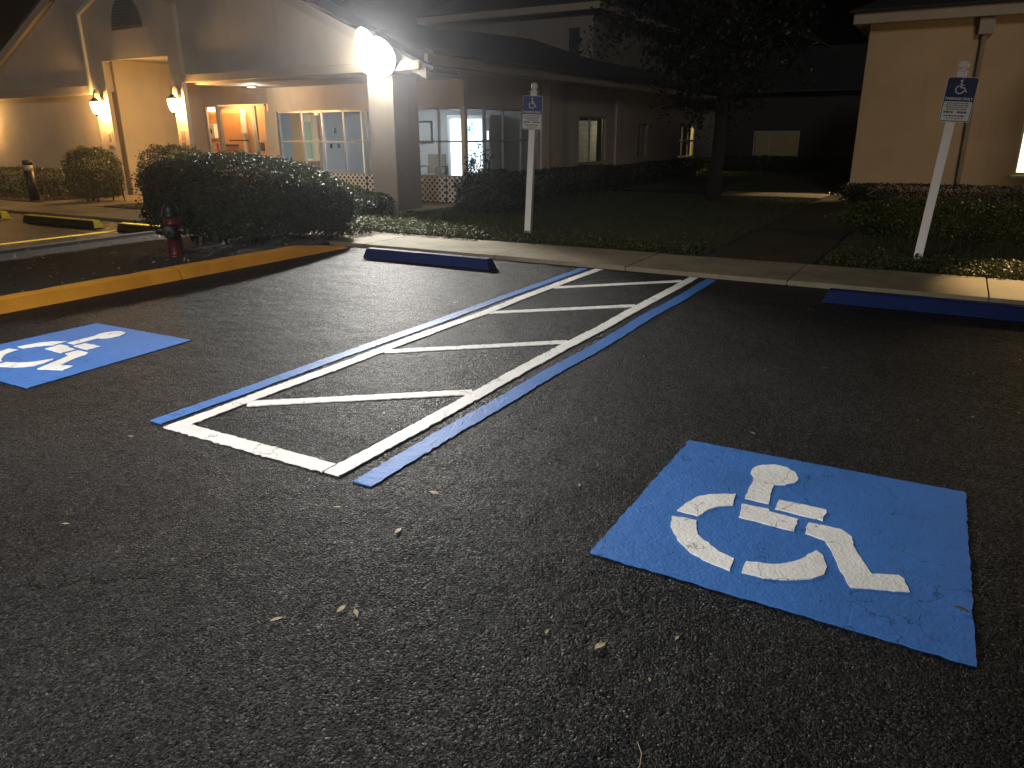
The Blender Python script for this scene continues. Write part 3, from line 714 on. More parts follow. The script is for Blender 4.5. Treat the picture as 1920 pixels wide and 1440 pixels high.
# vending machine
def vendmat():
    M = Mat('vending_display'); p = coords(M)
    n = noise(M, p, 4.5, 4, .7)
    r_ = M.n('ShaderNodeValToRGB'); cr = r_.color_ramp; cr.elements[0].position = .36; cr.elements[0].color = (.02, .06, .45, 1); cr.elements[1].position = .52; cr.elements[1].color = (.95, .97, 1, 1)
    e2 = cr.elements.new(.43); e2.color = (.35, .5, .95, 1); e3 = cr.elements.new(.47); e3.color = (.5, .8, .75, 1)
    M.l(n, r_.inputs[0]); e = M.n('ShaderNodeEmission'); M.l(r_.outputs[0], e.inputs[0]); e.inputs[1].default_value = 2.4; M.l(e.outputs[0], M.o.inputs[0]); return M.m
t = thing('vending_machine', 'lit drinks vending machine glowing white and blue behind the corner window', 'vending machine', (-11.0, 17.2, .04))
box('cabinet', -11.62, -10.30, 16.84, 17.55, .05, 1.97, surf('vending_cabinet', (.5, .52, .55), .4, .05), t, .02)
box('side_panel', -11.50, -11.12, 16.815, 16.838, .45, 1.87, emit('vending_white', (.93, .98, 1), 4.5), t)
box('display_panel', -11.11, -10.56, 16.815, 16.838, .45, 1.87, vendmat(), t)
box('selection_panel', -10.54, -10.32, 16.82, 16.838, .5, 1.9, surf('vending_grey', (.3, .31, .34), .4, .05), t)
for k, xx in enumerate((-10.47, -10.37)):
    box('lit_button', xx-.022, xx+.022, 16.81, 16.819, 1.38, 1.58, emit('button_light', (1, 1, 1), 3), t)
box('dispense_slot', -11.4, -10.7, 16.81, 16.837, .2, .38, DARKMETAL, t)
light('vending_glow', 'AREA', (-11.0, 16.75, 1.2), 14, (.85, .93, 1), None, shape='RECTANGLE', size=.9, size_y=1.3).rotation_euler = (R(90), 0, 0)
box('dark_backing', -9.85, -9.8, 23.6, 28.2, .1, 2.7, DARKMETAL, B)  # panel added to keep the lit room hidden behind this window
# lit room behind the far wing window
boxes('lit_room', [(-11.4, -11.3, 28.5, 33.4, 0, 2.7)], surf('lit_room_wall', (.8, .62, .2), .8, .1), B)
light('far_room_light', 'AREA', (-10.4, 30.6, 2.5), 170, (1, .75, .3), None, shape='RECTANGLE', size=1., size_y=.5)

# ------------------------------------------------------------------ wall lanterns
GLOBE = emit('lantern_glass', (1, .70, .28), 40, .6)
def lantern(label, x, y, z, power, col=(1, .54, .17), s=1., group='coach lanterns on the portal'):
    """x,y,z: wall plate centre on a wall facing -y"""
    t = thing('wall_lantern', label, 'wall lantern', (x, y, z), group)
    bm = bmesh.new(); bbox(bm, x-.05*s, x+.05*s, y-.03, y, z-.11*s, z+.11*s, .008); bmobj('back_plate', bm, BRONZE, t)
    cy = y-.22*s; bm = bmesh.new()
    tube(bm, [(x, y-.02, z)]+[(x, y-.02-.2*s*(1-math.cos(a))/2, z+.17*s*math.sin(a)) for a in np.linspace(.2, math.pi, 9)]+[(x, cy, z-.05*s)], .014*s, 8); bmobj('arm', bm, BRONZE, t)
    bm = bmesh.new(); lathe(bm, [(.02*s, .03*s), (.05*s, .0), (.115*s, -.06*s), (.12*s, -.075*s)], (x, cy, z-.05*s), 16); bmobj('cap', bm, BRONZE, t)
    bm = bmesh.new(); lathe(bm, [(.095*s, 0), (.11*s, -.03*s), (.10*s, -.14*s), (.075*s, -.24*s), (.03*s, -.29*s)], (x, cy, z-.126*s), 18); bmobj('glass_shade', bm, GLOBE, t, True)
    bm = bmesh.new(); lathe(bm, [(.035*s, -.285*s), (.03*s, -.31*s), (.012*s, -.35*s)], (x, cy, z-.126*s), 12); bmobj('finial', bm, BRONZE, t)
    light('lantern_bulb', 'POINT', (x, cy, z-.25*s), power, col, t, shadow_soft_size=.06*s)
    return t
lantern('lit coach lantern on the left pier of the portal', -18.82, 12.198, 2.44, LANTERN_P)
lantern('lit coach lantern on the far left wall just outside the picture', -25.2, 12.518, 2.3, LANTERN_P)
lantern('lit coach lantern on the right pier of the portal', -15.87, 12.198, 2.44, LANTERN_P)
def plaque(label, x0, x1, z0, z1, mat, y=12.197):
    t = thing('wall_plaque', label, 'plaque', ((x0+x1)/2, y, z0), 'plaques below the lanterns'); box('plate', x0, x1, y-.015, y, z0, z1, mat, t, .004)
    box('lower_band', x0+.01, x1-.01, y-.018, y-.0155, z0+.02, z0+.05, surf('plaque_band', (.35, .1, .06), .5, .05), t)
    box('print_block', x0+.04, x1-.04, y-.018, y-.0155, z0+.12, z1-.06, surf('plaque_ink', (.3, .25, .2), .5, .05), t)
plaque('pale notice plate below the left coach lantern', -18.86, -18.66, 1.24, 1.62, surf('plaque_pale', (.6, .5, .42), .5, .05))
plaque('narrow brown plate below the right coach lantern', -16.02, -15.88, 1.3, 1.62, surf('plaque_tan', (.42, .30, .2), .5, .05))

# ------------------------------------------------------------------ twin flood light over the column
t = thing('twin_floodlight', 'blazing white twin floodlight above the porch corner column', 'floodlight', (-9.95, 12.16, 2.95))
bm = bmesh.new(); bbox(bm, -10.06, -9.84, 12.09, 12.158, 2.84, 3.06, .01); bmobj('mount_box', bm, DARKMETAL, t)
LENS = emit('flood_glare_lens', (1, .95, .84), 60)  # lenses and heads oversized to imitate the glare
for (hx, hz, tgt) in ((-9.90, 3.07, (-12.4, 7.4, 0)), (-9.80, 2.90, (-8.3, 6.0, 0))):
    c0 = Vector((hx, 11.93, hz)); d = (Vector(tgt)-c0).normalized(); Mr = d.to_track_quat('Z', 'Y').to_matrix()
    bm = bmesh.new(); tube(bm, [(-9.95, 12.1, 2.95), c0-d*.12], .02, 8); bmobj('arm', bm, DARKMETAL, t)
    bm = bmesh.new(); lathe(bm, [(.08, -.24), (.18, -.19), (.375, -.01), (.39, .0)], c0, 22, Mr); hd = bmobj('lamp_head', bm, DARKMETAL, t, True)
    bm = bmesh.new(); lathe(bm, [(.385, .002), (.37, .06), (.28, .15), (.12, .20)], c0, 22, Mr); bmobj('lens', bm, LENS, hd, True)
    lo = light('flood_beam', 'SPOT', c0+d*.23, FLOOD_P, (1, .975, .92), t, spot_size=R(92), spot_blend=.35, shadow_soft_size=.06)
    aim(lo, c0, tgt)

# ------------------------------------------------------------------ right building
RB = thing('side_building', 'tan stucco building with a lit window at the right edge', 'building', (1.5, 20, 0))
STUCCOR = stucco('tan_stucco', (.52, .37, .22))
boxes('front_wall', [(-2.2, 1.05, 20, 20.2, 0, 3.82), (1.05, 2.6, 20, 20.2, 0, .62), (1.05, 2.6, 20, 20.2, 2.35, 3.82), (2.6, 9, 20, 20.2, 0, 3.82)], STUCCOR, RB)
box('side_wall', -2.2, -2.0, 20.2, 28, 0, 3.82, STUCCOR, RB)
box('plinth', -2.25, 9, 19.93, 19.998, 0, .36, surf('plinth', (.3, .21, .14), .85, .1), RB)
box('eave_fascia', -2.52, 9, 19.6, 19.72, 3.78, 4.0, TRIM, RB, .006)
box('eave_fascia', -2.52, -2.42, 19.72, 28, 3.78, 4.0, TRIM, RB, .006)
boxes('eave_soffit', [(-2.42, 9, 19.72, 19.998, 3.8, 3.83), (-2.42, -2.202, 20, 28, 3.8, 3.83)], SOFFIT, RB)
roofplane('roof', [(-2.6, 19.5, 4.06), (9, 19.5, 4.06), (9, 24, 6), (1.5, 24, 6), (-2.6, 28, 4.06)], RB)
bm = bmesh.new(); bbox(bm, .0, .09, 19.87, 19.925, .05, 3.45, .01); ds = bmobj('downspout', bm, surf('downspout_paint', (.22, .18, .12), .5, .1), RB)
box('leader_box', -.08, .2, 19.76, 19.92, 3.45, 3.77, TRIM, RB, .01)
rw = frame('window', (1.05, 2.6, .62, 2.35), 20.03, [1.86], [], RB, wd=.05)
box('window_sill', 1.0, 2.72, 19.9, 19.998, .55, .615, CREAMTRIM, RB, .006)
boxes('lit_blind', [(1.09, 2.58, 20.12, 20.14, .64, 2.33)], emit('lit_blind', (1, .86, .55), 3.2), RB)
boxes('added_bay', [(2.45, 2.6, 15.15, 19.92, 0, 3.7), (2.45, 9, 15.0, 15.15, 0, 3.7)], STUCCOR, RB)  # unseen bay added to carry the warm lamps
roofplane('added_bay_roof', [(2.2, 14.7, 3.75), (9, 14.7, 3.75), (9, 19.4, 4.0), (2.2, 19.4, 4.0)], RB)
lantern('lit coach lantern on the side building just outside the picture', 2.53, 14.995, 2.5, RIGHT_P, (1, .70, .38), 1., 'lanterns of the side building')
t = thing('bulkhead_light', 'bulkhead light on the hidden flank of the side building', 'wall light', (-2.21, 21.0, 2.3), 'lanterns of the side building')
box('housing', -2.3, -2.205, 20.9, 21.1, 2.25, 2.4, DARKMETAL, t, .01)
ls = light('bulkhead_beam', 'SPOT', (-2.36, 21.0, 2.3), SIDE_P, (1, .70, .36), t, spot_size=R(62), spot_blend=.5, shadow_soft_size=.05); aim(ls, (-2.36, 21.0, 2.3), (-3.0, 19.9, 0))

t = thing('eave_floodlight', 'warm floodlight under the added bay eave just outside the picture', 'floodlight', (2.9, 14.65, 3.4), 'lanterns of the side building')
fl_o = Vector((2.9, 14.55, 3.3)); fl_d = (Vector((1.15, 9.75, 0))-fl_o).normalized(); Mf = fl_d.to_track_quat('Z', 'Y').to_matrix()
bm = bmesh.new(); lathe(bm, [(.03, -.14), (.07, -.1), (.09, .0), (.095, .01)], fl_o, 16, Mf); bmobj('lamp_head', bm, DARKMETAL, t, True)
bm = bmesh.new(); tube(bm, [(2.9, 14.75, 3.62), tuple(fl_o-fl_d*.12)], .015, 6); bmobj('arm', bm, DARKMETAL, t)
fl = light('eave_beam', 'SPOT', fl_o+fl_d*.03, 6000, (1, .66, .30), t, spot_size=R(19), spot_blend=.6, shadow_soft_size=.05); aim(fl, (0, 0, 0), fl_d)
# far building across the back
FB = thing('far_building', 'dark low building behind the lawn with one dim curtained window', 'building', (-3, 33, 0))
boxes('front_wall', [(-9.0, -7.5, 33, 33.2, 0, 3), (-7.5, -5.7, 33, 33.2, 0, .5), (-7.5, -5.7, 33, 33.2, 1.55, 3), (-5.7, 8, 33, 33.2, 0, 3)], surf('brown_board', (.018, .015, .012), .8, .1), FB)
frame('window', (-7.5, -5.7, .5, 1.55), 33.03, [-6.85], [], FB)
boxes('curtain', [(-7.45, -5.75, 33.15, 33.17, .52, 1.53)], emit('dim_curtain', (.55, .42, .2), .045), FB)
roofplane('roof', [(-9.5, 32.5, 3.05), (8, 32.5, 3.05), (8, 37, 5), (-9.5, 37, 5)], FB)

# ------------------------------------------------------------------ signs
def txt(body, size, mat, parent, loc):
    cu = bpy.data.curves.new('lettering', 'FONT'); cu.body = body; cu.size = size; cu.align_x = 'CENTER'; cu.extrude = .0008; cu.offset = .0012
    tmp = bpy.data.objects.new('tmp', cu); C.objects.link(tmp)
    me = bpy.data.meshes.new_from_object(tmp.evaluated_get(bpy.context.evaluated_depsgraph_get()))
    bpy.data.objects.remove(tmp)
    me.materials.clear(); me.materials.append(mat)
    o = bpy.data.objects.new('lettering', me); C.objects.link(o); o.parent = parent
    o.rotation_euler = (R(90), 0, 0); o.location = loc; return o
def rrect(x0, x1, z0, z1, r_, n=5):
    P = []
    for cx_, cz_, a0 in ((x1-r_, z1-r_, 0), (x0+r_, z1-r_, 90), (x0+r_, z0+r_, 180), (x1-r_, z0+r_, 270)):
        for k in range(n+1):
            a = R(a0+90*k/n); P.append((cx_+r_*math.cos(a), cz_+r_*math.sin(a)))
    return P
def lprism(name, poly, y0, y1, mat, parent):
    n = len(poly); V = [(p[0], y0, p[1]) for p in poly]+[(p[0], y1, p[1]) for p in poly]
    bm = bmesh.new(); vv = [bm.verts.new(v) for v in V]
    bm.faces.new(vv[:n]); bm.faces.new(vv[n:][::-1])
    for i in range(n): bm.faces.new((vv[i], vv[n+i], vv[n+(i+1) % n], vv[(i+1) % n]))
    return bmobj(name, bm, mat, parent, world=False)
def sign_post(label, x, y, lean, rotz, sgz, blue, sx=0., bluemargin=True):
    t = thing('parking_sign_post', label, 'sign post', (x, y, .02), 'accessible parking signs')
    t.rotation_euler = (0, lean, rotz)
    bm = bmesh.new(); bbox(bm, -.048, .048, -.048, .048, -.05, sgz+.53, .006); bmobj('post', bm, POSTW, t, world=False)
    bm = bmesh.new(); bbox(bm, -.055, .055, -.055, .055, sgz+.53, sgz+.545, .003)
    lathe(bm, [(.03, sgz+.546), (.035, sgz+.56), (.05, sgz+.585), (.052, sgz+.61), (.04, sgz+.64), (.012, sgz+.655)], (0, 0, 0), 14); bmobj('finial', bm, POSTW, t, world=False)
    W2, H = .155, .475
    p = lprism('sign_plate', [(a+sx, b) for a, b in rrect(-W2, W2, sgz, sgz+H, .028)], -.054, -.050, SIGNW, t)
    b0 = lprism('blue_border', [(a+sx, b) for a, b in rrect(-W2+.006, W2-.006, sgz+.006, sgz+H-.006, .024)], -.0552, -.0543, blue, p)
    lprism('white_panel', [(a+sx, b) for a, b in rrect(-W2+.014, W2-.014, sgz+.014, sgz+H*.46, .016)], -.0565, -.0556, SIGNW, p)
    # wheelchair emblem
    cx_, cz_ = sx, sgz+H*.765
    bm = bmesh.new()
    def strip(pts, wd):
        L, Q = ribbon(pts, wd); vs1 = [bm.verts.new((a[0]+cx_, -.0565, a[1]+cz_)) for a in L]; vs2 = [bm.verts.new((a[0]+cx_, -.0565, a[1]+cz_)) for a in Q]
        for i in range(len(vs1)-1): bm.faces.new((vs1[i], vs2[i], vs2[i+1], vs1[i+1]))
    k_ = .9
    strip([(-.012*k_, .055*k_), (-.006*k_, .005*k_), (-.004*k_, -.002*k_)], .017)
    strip([(-.012*k_, .0*k_), (.036*k_, -.002*k_), (.05*k_, -.045*k_), (.068*k_, -.042*k_)], .012)
    strip([(-.006*k_, .03*k_), (.028*k_, .028*k_)], .01)
    strip([(-.012+(.046*math.cos(a))*k_, -.022*k_+.046*math.sin(a)*k_) for a in np.linspace(R(110), R(345), 18)], .012)
    vs1 = [bm.verts.new((cx_-.012*k_+.014*math.cos(a), -.0565, cz_+.076*k_+.014*math.sin(a))) for a in np.linspace(0, 2*math.pi, 13)[:-1]]; bm.faces.new(vs1)
    bmobj('wheelchair_emblem', bm, SIGNW, p, world=False)
    txt('PARKING ONLY', .038, SIGNW, p, (sx, -.0565, sgz+H*.495))
    # illegible small print: rows of short strokes
    bm = bmesh.new()
    for (zz, h_, x0, x1) in ((.41, .010, -.11, .11), (.365, .010, -.12, .12), (.32, .010, -.11, .115), (.275, .010, -.1, .1), (.20, .022, -.125, -.02), (.20, .022, .01, .115), (.125, .014, -.115, .10), (.075, .009, -.09, .09)):
        xx = x0
        while xx < x1-.01:
            ln = random.uniform(.012, .034); z_ = sgz+H*zz
            e_ = min(xx+ln, x1); V = [bm.verts.new(v) for v in ((xx+sx, -.0572, z_), (e_+sx, -.0572, z_), (e_+sx, -.0572, z_+h_), (xx+sx, -.0572, z_+h_))]; bm.faces.new(V); xx += ln+.006
    bmobj('small_print', bm, SIGNI, p, world=False)
    for zz in (sgz+.02, sgz+H-.02):
        bm = bmesh.new(); lathe(bm, [(.006, 0), (.006, .003)], (sx, -.056, zz), 8, Matrix.Rotation(R(90), 3, 'X')); bmobj('bolt', bm, ALU, p, world=False)
sign_post('white parking sign post at the head of the left bay by the porch', -5.69, 10.38, R(2.6), R(12), 1.565, SIGNB)
sign_post('leaning white parking sign post by the right building hedge', -.262, 10.35, R(3.6), R(0), 1.62, surf('sign_navy', (.012, .018, .09), .35, .05, 3), .03)

# ------------------------------------------------------------------ fire hydrant, bollard
t = thing('fire_hydrant', 'dark red fire hydrant with green caps at the end of the hedge', 'fire hydrant', (-8.36, 6.06, .08))
hx, hy, hz = -8.36, 6.06, .08
bm = bmesh.new(); lathe(bm, [(.115, .0), (.115, .03), (.09, .04), (.085, .06), (.085, .40), (.10, .405), (.10, .43), (.09, .44), (.092, .50)], (hx, hy, hz), 20); bmobj('barrel', bm, RED, t, True)
bm = bmesh.new(); lathe(bm, [(.12, .50), (.12, .525), (.105, .54), (.095, .60), (.06, .66), (.03, .68)], (hx, hy, hz), 20); bn = bmobj('bonnet', bm, GREENB, t, True)
bm = bmesh.new(); lathe(bm, [(.028, .675), (.026, .73), (.015, .735)], (hx, hy, hz), 5); bmobj('operating_nut', bm, GREENB, bn)
for (dx, dy, rr_, ln) in ((-.85, -.5, .055, .16), (.85, .5, .055, .16), (.55, -.83, .075, .17)):
    v = Vector((dx, dy, 0)).normalized(); Mq = v.to_track_quat('Z', 'Y').to_matrix(); c0 = Vector((hx, hy, hz+.33))
    bm = bmesh.new(); lathe(bm, [(rr_*.8, .05), (rr_*.8, ln-.05)], c0, 16, Mq); nz_ = bmobj('nozzle', bm, RED, t, True)
    bm = bmesh.new(); lathe(bm, [(rr_, ln-.05), (rr_*1.1, ln-.045), (rr_*1.1, ln-.01), (rr_*.9, ln), (.018, ln+.005), (.018, ln+.035)], c0, 16, Mq); bmobj('cap', bm, GREENB, nz_)
for k in range(8):
    a = k*math.pi/4; bm = bmesh.new(); lathe(bm, [(.01, .03), (.01, .045)], (hx+.103*math.cos(a), hy+.103*math.sin(a), hz), 6); bmobj('flange_bolt', bm, DARKMETAL, t)
t = thing('path_bollard', 'black path bollard with a pale band under its cap', 'bollard', (-19.1, 10.22, .05))
bm = bmesh.new(); lathe(bm, [(.105, .0), (.105, .70)], (-19.1, 10.22, .05), 20); bmobj('post', bm, DARKMETAL, t, True)
bm = bmesh.new(); lathe(bm, [(.1, .70), (.1, .82)], (-19.1, 10.22, .05), 20); bmobj('pale_band', bm, surf('bollard_lens', (.62, .55, .36), .4, .05), t, True)
bm = bmesh.new(); lathe(bm, [(.108, .82), (.108, .92), (.09, .935)], (-19.1, 10.22, .05), 20); bmobj('cap', bm, DARKMETAL, t, True)

# ------------------------------------------------------------------ hedges and shrubs
def warp_big(P):
    # clipped mound: highest at the lot side, falling toward the bay
    Q = P.copy(); y = .87*Q[:, 0]+.5*Q[:, 1]
    s = np.interp(y, [-5.5, -4.7, -3.9, -3.0, -2.1], [.93, 1.0, .98, .84, .58])
    Q[:, 2] = .12+(Q[:, 2]-.12)*s
    return Q
Pb, Nb = superell(60000, (-8.74, 7.72, .74), (1.12, 1.32, .55), 3.8, inner=.82, zmin=-.98, lump=.035)
t = thing('rounded_hedge', 'big dome clipped hedge on the island behind the fire hydrant', 'hedge', (-8.85, 7.95, .08))
Pb = warp_big(Pb)
skirt = (Pb[:, 2] < .27) & (Pb[:, 1] < 7.3) & (rng.random(len(Pb)) < .6)
Pb, Nb = Pb[~skirt], Nb[~skirt]
leafmesh('foliage', Pb, Nb, .046, LEAF_H, t, .55)
for k in range(34):
    x = random.uniform(-9.6, -8.1); y = random.uniform(6.8, 9.0)
    for q in range(2):
        bm = bmesh.new(); tube(bm, [(x, y, .08), (x+random.uniform(-.06, .06), y+random.uniform(-.06, .06), .35), (x+random.uniform(-.2, .2), y+random.uniform(-.2, .2), .8)], [.016, .012, .006], 5); bmobj('stem', bm, BARK, t)
shrub('round_shrub', 'round clipped shrub lit by the left lantern beside the portal', (-17.4, 10.75, .66), (.62, .5, .58), 9000, .055, LEAF_S, 3.2, .06, 6)
shrub('portal_hedge', 'lantern lit clipped shrub behind the big hedge, right of the portal', (-14.7, 10.9, .68), (.75, .55, .62), 9000, .055, LEAF_S, 3.4, .06, 6)
shrub('low_hedge', 'low clipped hedge under the orange wall left of the portal', (-20.8, 11.35, .36), (2.7, .5, .36), 13000, .055, LEAF_S, 5, .06, 12, cat='hedge')
shrub('column_shrub', 'low bright shrub left of the corner column', (-10.3, 11.25, .3), (.5, .45, .32), 5000, .05, LEAF_S, 2.6, .06, 5)
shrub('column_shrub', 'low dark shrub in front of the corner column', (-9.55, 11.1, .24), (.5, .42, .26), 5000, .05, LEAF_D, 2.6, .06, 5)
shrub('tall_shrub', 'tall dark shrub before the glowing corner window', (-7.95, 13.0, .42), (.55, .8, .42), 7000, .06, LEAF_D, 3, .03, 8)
# loose sprays rising out of the tall shrub
t = thing('climbing_shrub', 'loose leafy sprays standing up against the vending machine glow', 'shrub', (-8.55, 13.05, .03))
PP, NN = [], []
for k in range(11):
    x0 = -8.62+random.uniform(0, .75); y0 = 13+random.uniform(-.25, .3); h_ = random.uniform(.95, 1.42)-max(0, (x0+8.3))*.5
    bm = bmesh.new(); pts = [(x0, y0, .03), (x0+random.uniform(-.05, .05), y0, h_*.5), (x0+random.uniform(-.12, .12), y0+random.uniform(-.1, .1), h_)]
    tube(bm, pts, [.01, .008, .004], 5); bmobj('stem', bm, BARK, t)
    for q in range(48):
        f = random.uniform(.45, 1.0); a, b = np.array(pts[1]), np.array(pts[2]); p_ = a+(b-a)*max(0, (f-.5)*2)
        PP.append(p_+rng.normal(0, .05, 3)); NN.append(rng.normal(0, 1, 3))
leafmesh('foliage', np.array(PP), np.array(NN), .075, LEAF_D, t, .5)
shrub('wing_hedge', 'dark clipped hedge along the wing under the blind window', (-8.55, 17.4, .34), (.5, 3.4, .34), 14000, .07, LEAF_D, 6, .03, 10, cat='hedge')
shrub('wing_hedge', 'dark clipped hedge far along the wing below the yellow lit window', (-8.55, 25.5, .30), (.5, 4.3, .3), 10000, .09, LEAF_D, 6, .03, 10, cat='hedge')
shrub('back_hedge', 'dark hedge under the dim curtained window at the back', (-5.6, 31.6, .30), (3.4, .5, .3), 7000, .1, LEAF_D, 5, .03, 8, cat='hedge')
shrub('front_hedge', 'leafy hedge behind the leaning sign post', (.75, 12.9, .29), (2.05, .55, .27), 17000, .06, LEAF_S, 4, .03, 14, lump=.12, cat='hedge')
shrub('tall_shrub', 'added unseen shrub blocking lamplight at the end of the front hedge', (1.6, 12.75, .85), (.42, .5, .82), 7000, .06, LEAF_S, 3, .03, 8)  # unseen shrub added to keep lamplight off the middle sidewalk
shrub('foundation_hedge', 'flat topped dark hedge along the foot of the side building', (1.6, 19.0, .22), (3.7, .45, .21), 12000, .06, LEAF_D, 7, .03, 14, cat='hedge')

# ------------------------------------------------------------------ tree
t = thing('shade_tree', 'dark broad leaved tree on the lawn before the far window', 'tree', (-4.75, 17.4, .02))
bm = bmesh.new(); tube(bm, [(-4.75, 17.4, -.05), (-4.72, 17.4, .5), (-4.7, 17.42, 1.6), (-4.75, 17.5, 3.0), (-4.6, 17.5, 5.0), (-4.5, 17.4, 7.0)], [.2, .15, .13, .11, .08, .04], 10); trk = bmobj('trunk', bm, BARK, t, True)
tips = []
for k in range(17):
    a = k*2.4; z0 = random.uniform(2.0, 5.6); ln = random.uniform(1.4, 2.5)
    p0 = Vector((-4.7, 17.45, z0)); p1 = p0+Vector((math.cos(a)*ln*.5, math.sin(a)*ln*.5, .45)); p2 = p0+Vector((math.cos(a)*ln, math.sin(a)*ln, random.uniform(-.2, .8)))
    bm = bmesh.new(); tube(bm, [p0, p1, p2], [.05, .035, .012], 6); bmobj('limb', bm, BARK, t, True)
    tips += [p1, (p1+p2)/2, p2]
PP, NN = [], []
for p in tips:
    for q in range(7):
        c_ = np.array(p)+rng.normal(0, .38, 3)
        d = rng.normal(0, .17, (42, 3)); PP.append(c_+d); NN.append(d+np.array([0, 0, .2]))
PP = np.concatenate(PP); NN = np.concatenate(NN); kp = PP[:, 0] < -3.0; PP, NN = PP[kp], NN[kp]
leafmesh('crown', PP, NN, .12, LEAF_T, t, .6)

# ------------------------------------------------------------------ grass, ground cover, litter
def blades(name, label, cat, regions, hmin, hmax, wd, mat, lean=.5):
    P = np.concatenate([np.column_stack([rng.uniform(x0, x1, n), rng.uniform(y0, y1, n), np.full(n, z)]) for (x0, x1, y0, y1, z, n) in regions])
    n = len(P); a = rng.uniform(0, 2*math.pi, n); h_ = rng.uniform(hmin, hmax, n); dx = np.column_stack([np.cos(a), np.sin(a), np.zeros(n)])
    b = rng.uniform(0, 2*math.pi, n); ln = np.column_stack([np.cos(b), np.sin(b), np.zeros(n)])*(h_*lean*rng.uniform(0, 1, n))[:, None]
    V = np.empty((n, 3, 3)); V[:, 0] = P-dx*wd; V[:, 1] = P+dx*wd; V[:, 2] = P+ln+np.column_stack([np.zeros(n), np.zeros(n), h_])
    me = bpy.data.meshes.new(name); me.vertices.add(3*n); me.vertices.foreach_set('co', V.reshape(-1))
    me.loops.add(3*n); me.loops.foreach_set('vertex_index', np.arange(3*n, dtype=np.int32)); me.polygons.add(n); me.polygons.foreach_set('loop_start', (np.arange(n)*3).astype(np.int32))
    me.update(calc_edges=True); me.validate(); me.materials.append(mat)
    o = bpy.data.objects.new(name, me); C.objects.link(o); return stuff(o, label, cat)
blades('lawn_grass', 'short dark lawn grass behind the sidewalk', 'grass',
       [(-9.2, -2.68, 9.4, 12.5, .03, 45000), (-9.2, -2.68, 12.5, 19, .03, 30000), (-1.27, 4, 9.42, 12.4, .03, 26000), (-1.27, 4, 12.4, 18.5, .03, 12000), (-9.2, -2.68, 20.6, 31, .03, 12000)], .03, .075, .006, GRASSM)
# leafy ground cover along the back of the sidewalk
def scatter(x0, x1, y0, y1, n, z0, zj): return np.column_stack([rng.uniform(x0, x1, n), rng.uniform(y0, y1, n), z0+rng.random(n)*zj])
Pg = np.concatenate([scatter(-9.2, -6, 9.25, 10.4, 7000, .06, .10), scatter(-6, -2.75, 9.36, 10.2, 4500, .05, .07), scatter(-1.2, 3, 9.36, 10.4, 5000, .05, .08), scatter(-8.6, -7.75, 8.3, 9.3, 2600, .08, .16), scatter(-9.3, -8.0, 10.2, 11.4, 2500, .05, .09)])
stuff(leafmesh('ground_cover', Pg, np.tile([0, 0, 1.], (len(Pg), 1)), .045, LEAF_G, None, .6, .7, off=np.zeros(3)), 'low leafy ground cover edging the back of the sidewalk', 'ground cover')
Pg = np.concatenate([scatter(-10.5, -7.6, -1, 8.3, 330, .095, .02), scatter(-16, -9.5, 10.1, 12, 800, .065, .02), scatter(-25, -18.7, 10.1, 12, 500, .065, .02)])
stuff(leafmesh('mulch_litter', Pg, np.tile([0, 0, 1.], (len(Pg), 1)), .05, LITTER, None, .5, .5, off=np.zeros(3)), 'dry leaf litter strewn over the dark planting beds', 'leaf litter')
Pg = np.concatenate([scatter(-7, 3, 8.3, 9.4, 60, .062, .006), scatter(-9, -3, 9.4, 11, 140, .1, .03), scatter(-1.2, 2, 9.4, 11, 90, .1, .03)])
stuff(leafmesh('sidewalk_litter', Pg, np.tile([0, 0, 1.], (len(Pg), 1)), .035, LITTER, None, .5, .35, off=np.zeros(3)), 'small dry leaf crumbs on the sidewalk edge', 'leaf litter')

# fallen leaves, one by one
def leaf_mesh(k):
    bm = bmesh.new(); n = 6; L, Q, Cn = [], [], []
    curl = random.uniform(.1, .5)
    for i in range(n+1):
        u = i/n; wv = .5*math.sin(math.pi*u**.85)*random.uniform(.85, 1.1)*.42; z = .10*curl*math.sin(math.pi*u)+.02
        Cn.append(bm.verts.new((u-.5, 0, z))); L.append(bm.verts.new((u-.5, wv, z+.18*curl*wv*2))); Q.append(bm.verts.new((u-.5, -wv, z+.22*curl*wv*2)))
    for i in range(n):
        for A, Bq in ((L, Cn), (Cn, Q)):
            try: bm.faces.new((A[i], A[i+1], Bq[i+1], Bq[i]))
            except ValueError: pass
    s0 = bm.verts.new((-.72, .02, .03)); s1 = bm.verts.new((-.72, -.02, .03)); e0 = bm.verts.new((-.5, .015, .03)); e1 = bm.verts.new((-.5, -.015, .03))
    bm.faces.new((s0, e0, e1, s1))
    me = bpy.data.meshes.new('fallen_leaf'); bm.to_mesh(me); bm.free(); me.materials.append(LITTER); return me
LM = [leaf_mesh(k) for k in range(5)]
near = [((-1.83, 2.46), .055, 'pale crumpled leaf beyond the near end of the right blue line'), ((-2.12, 2.14), .035, 'small white leaf just below the aisle corner'),
        ((-1.76, 2.11), .05, 'split tan leaf below the end of the blue line'), ((-1.29, 2.85), .032, 'small pale leaf left of the near blue square'),
        ((-1.6, 1.59), .045, 'left one of the pair of leaves on the near asphalt'), ((-1.54, 1.6), .042, 'right one of the pair of leaves on the near asphalt'),
        ((-1.75, 1.44), .045, 'curled leaf left of the pair on the near asphalt'), ((-.75, 1.85), .055, 'long pale leaf below the left corner of the near blue square'),
        ((-.93, 1.83), .028, 'tiny tan leaf left of the long pale leaf'), ((-.56, 1.78), .02, 'tiny leaf crumb lowest below the near blue square'),
        ((-.55, 2.01), .025, 'grey leaf scrap under the near blue square'), ((.24, 2.62), .055, 'brown curled leaf on the right edge of the near blue square')]
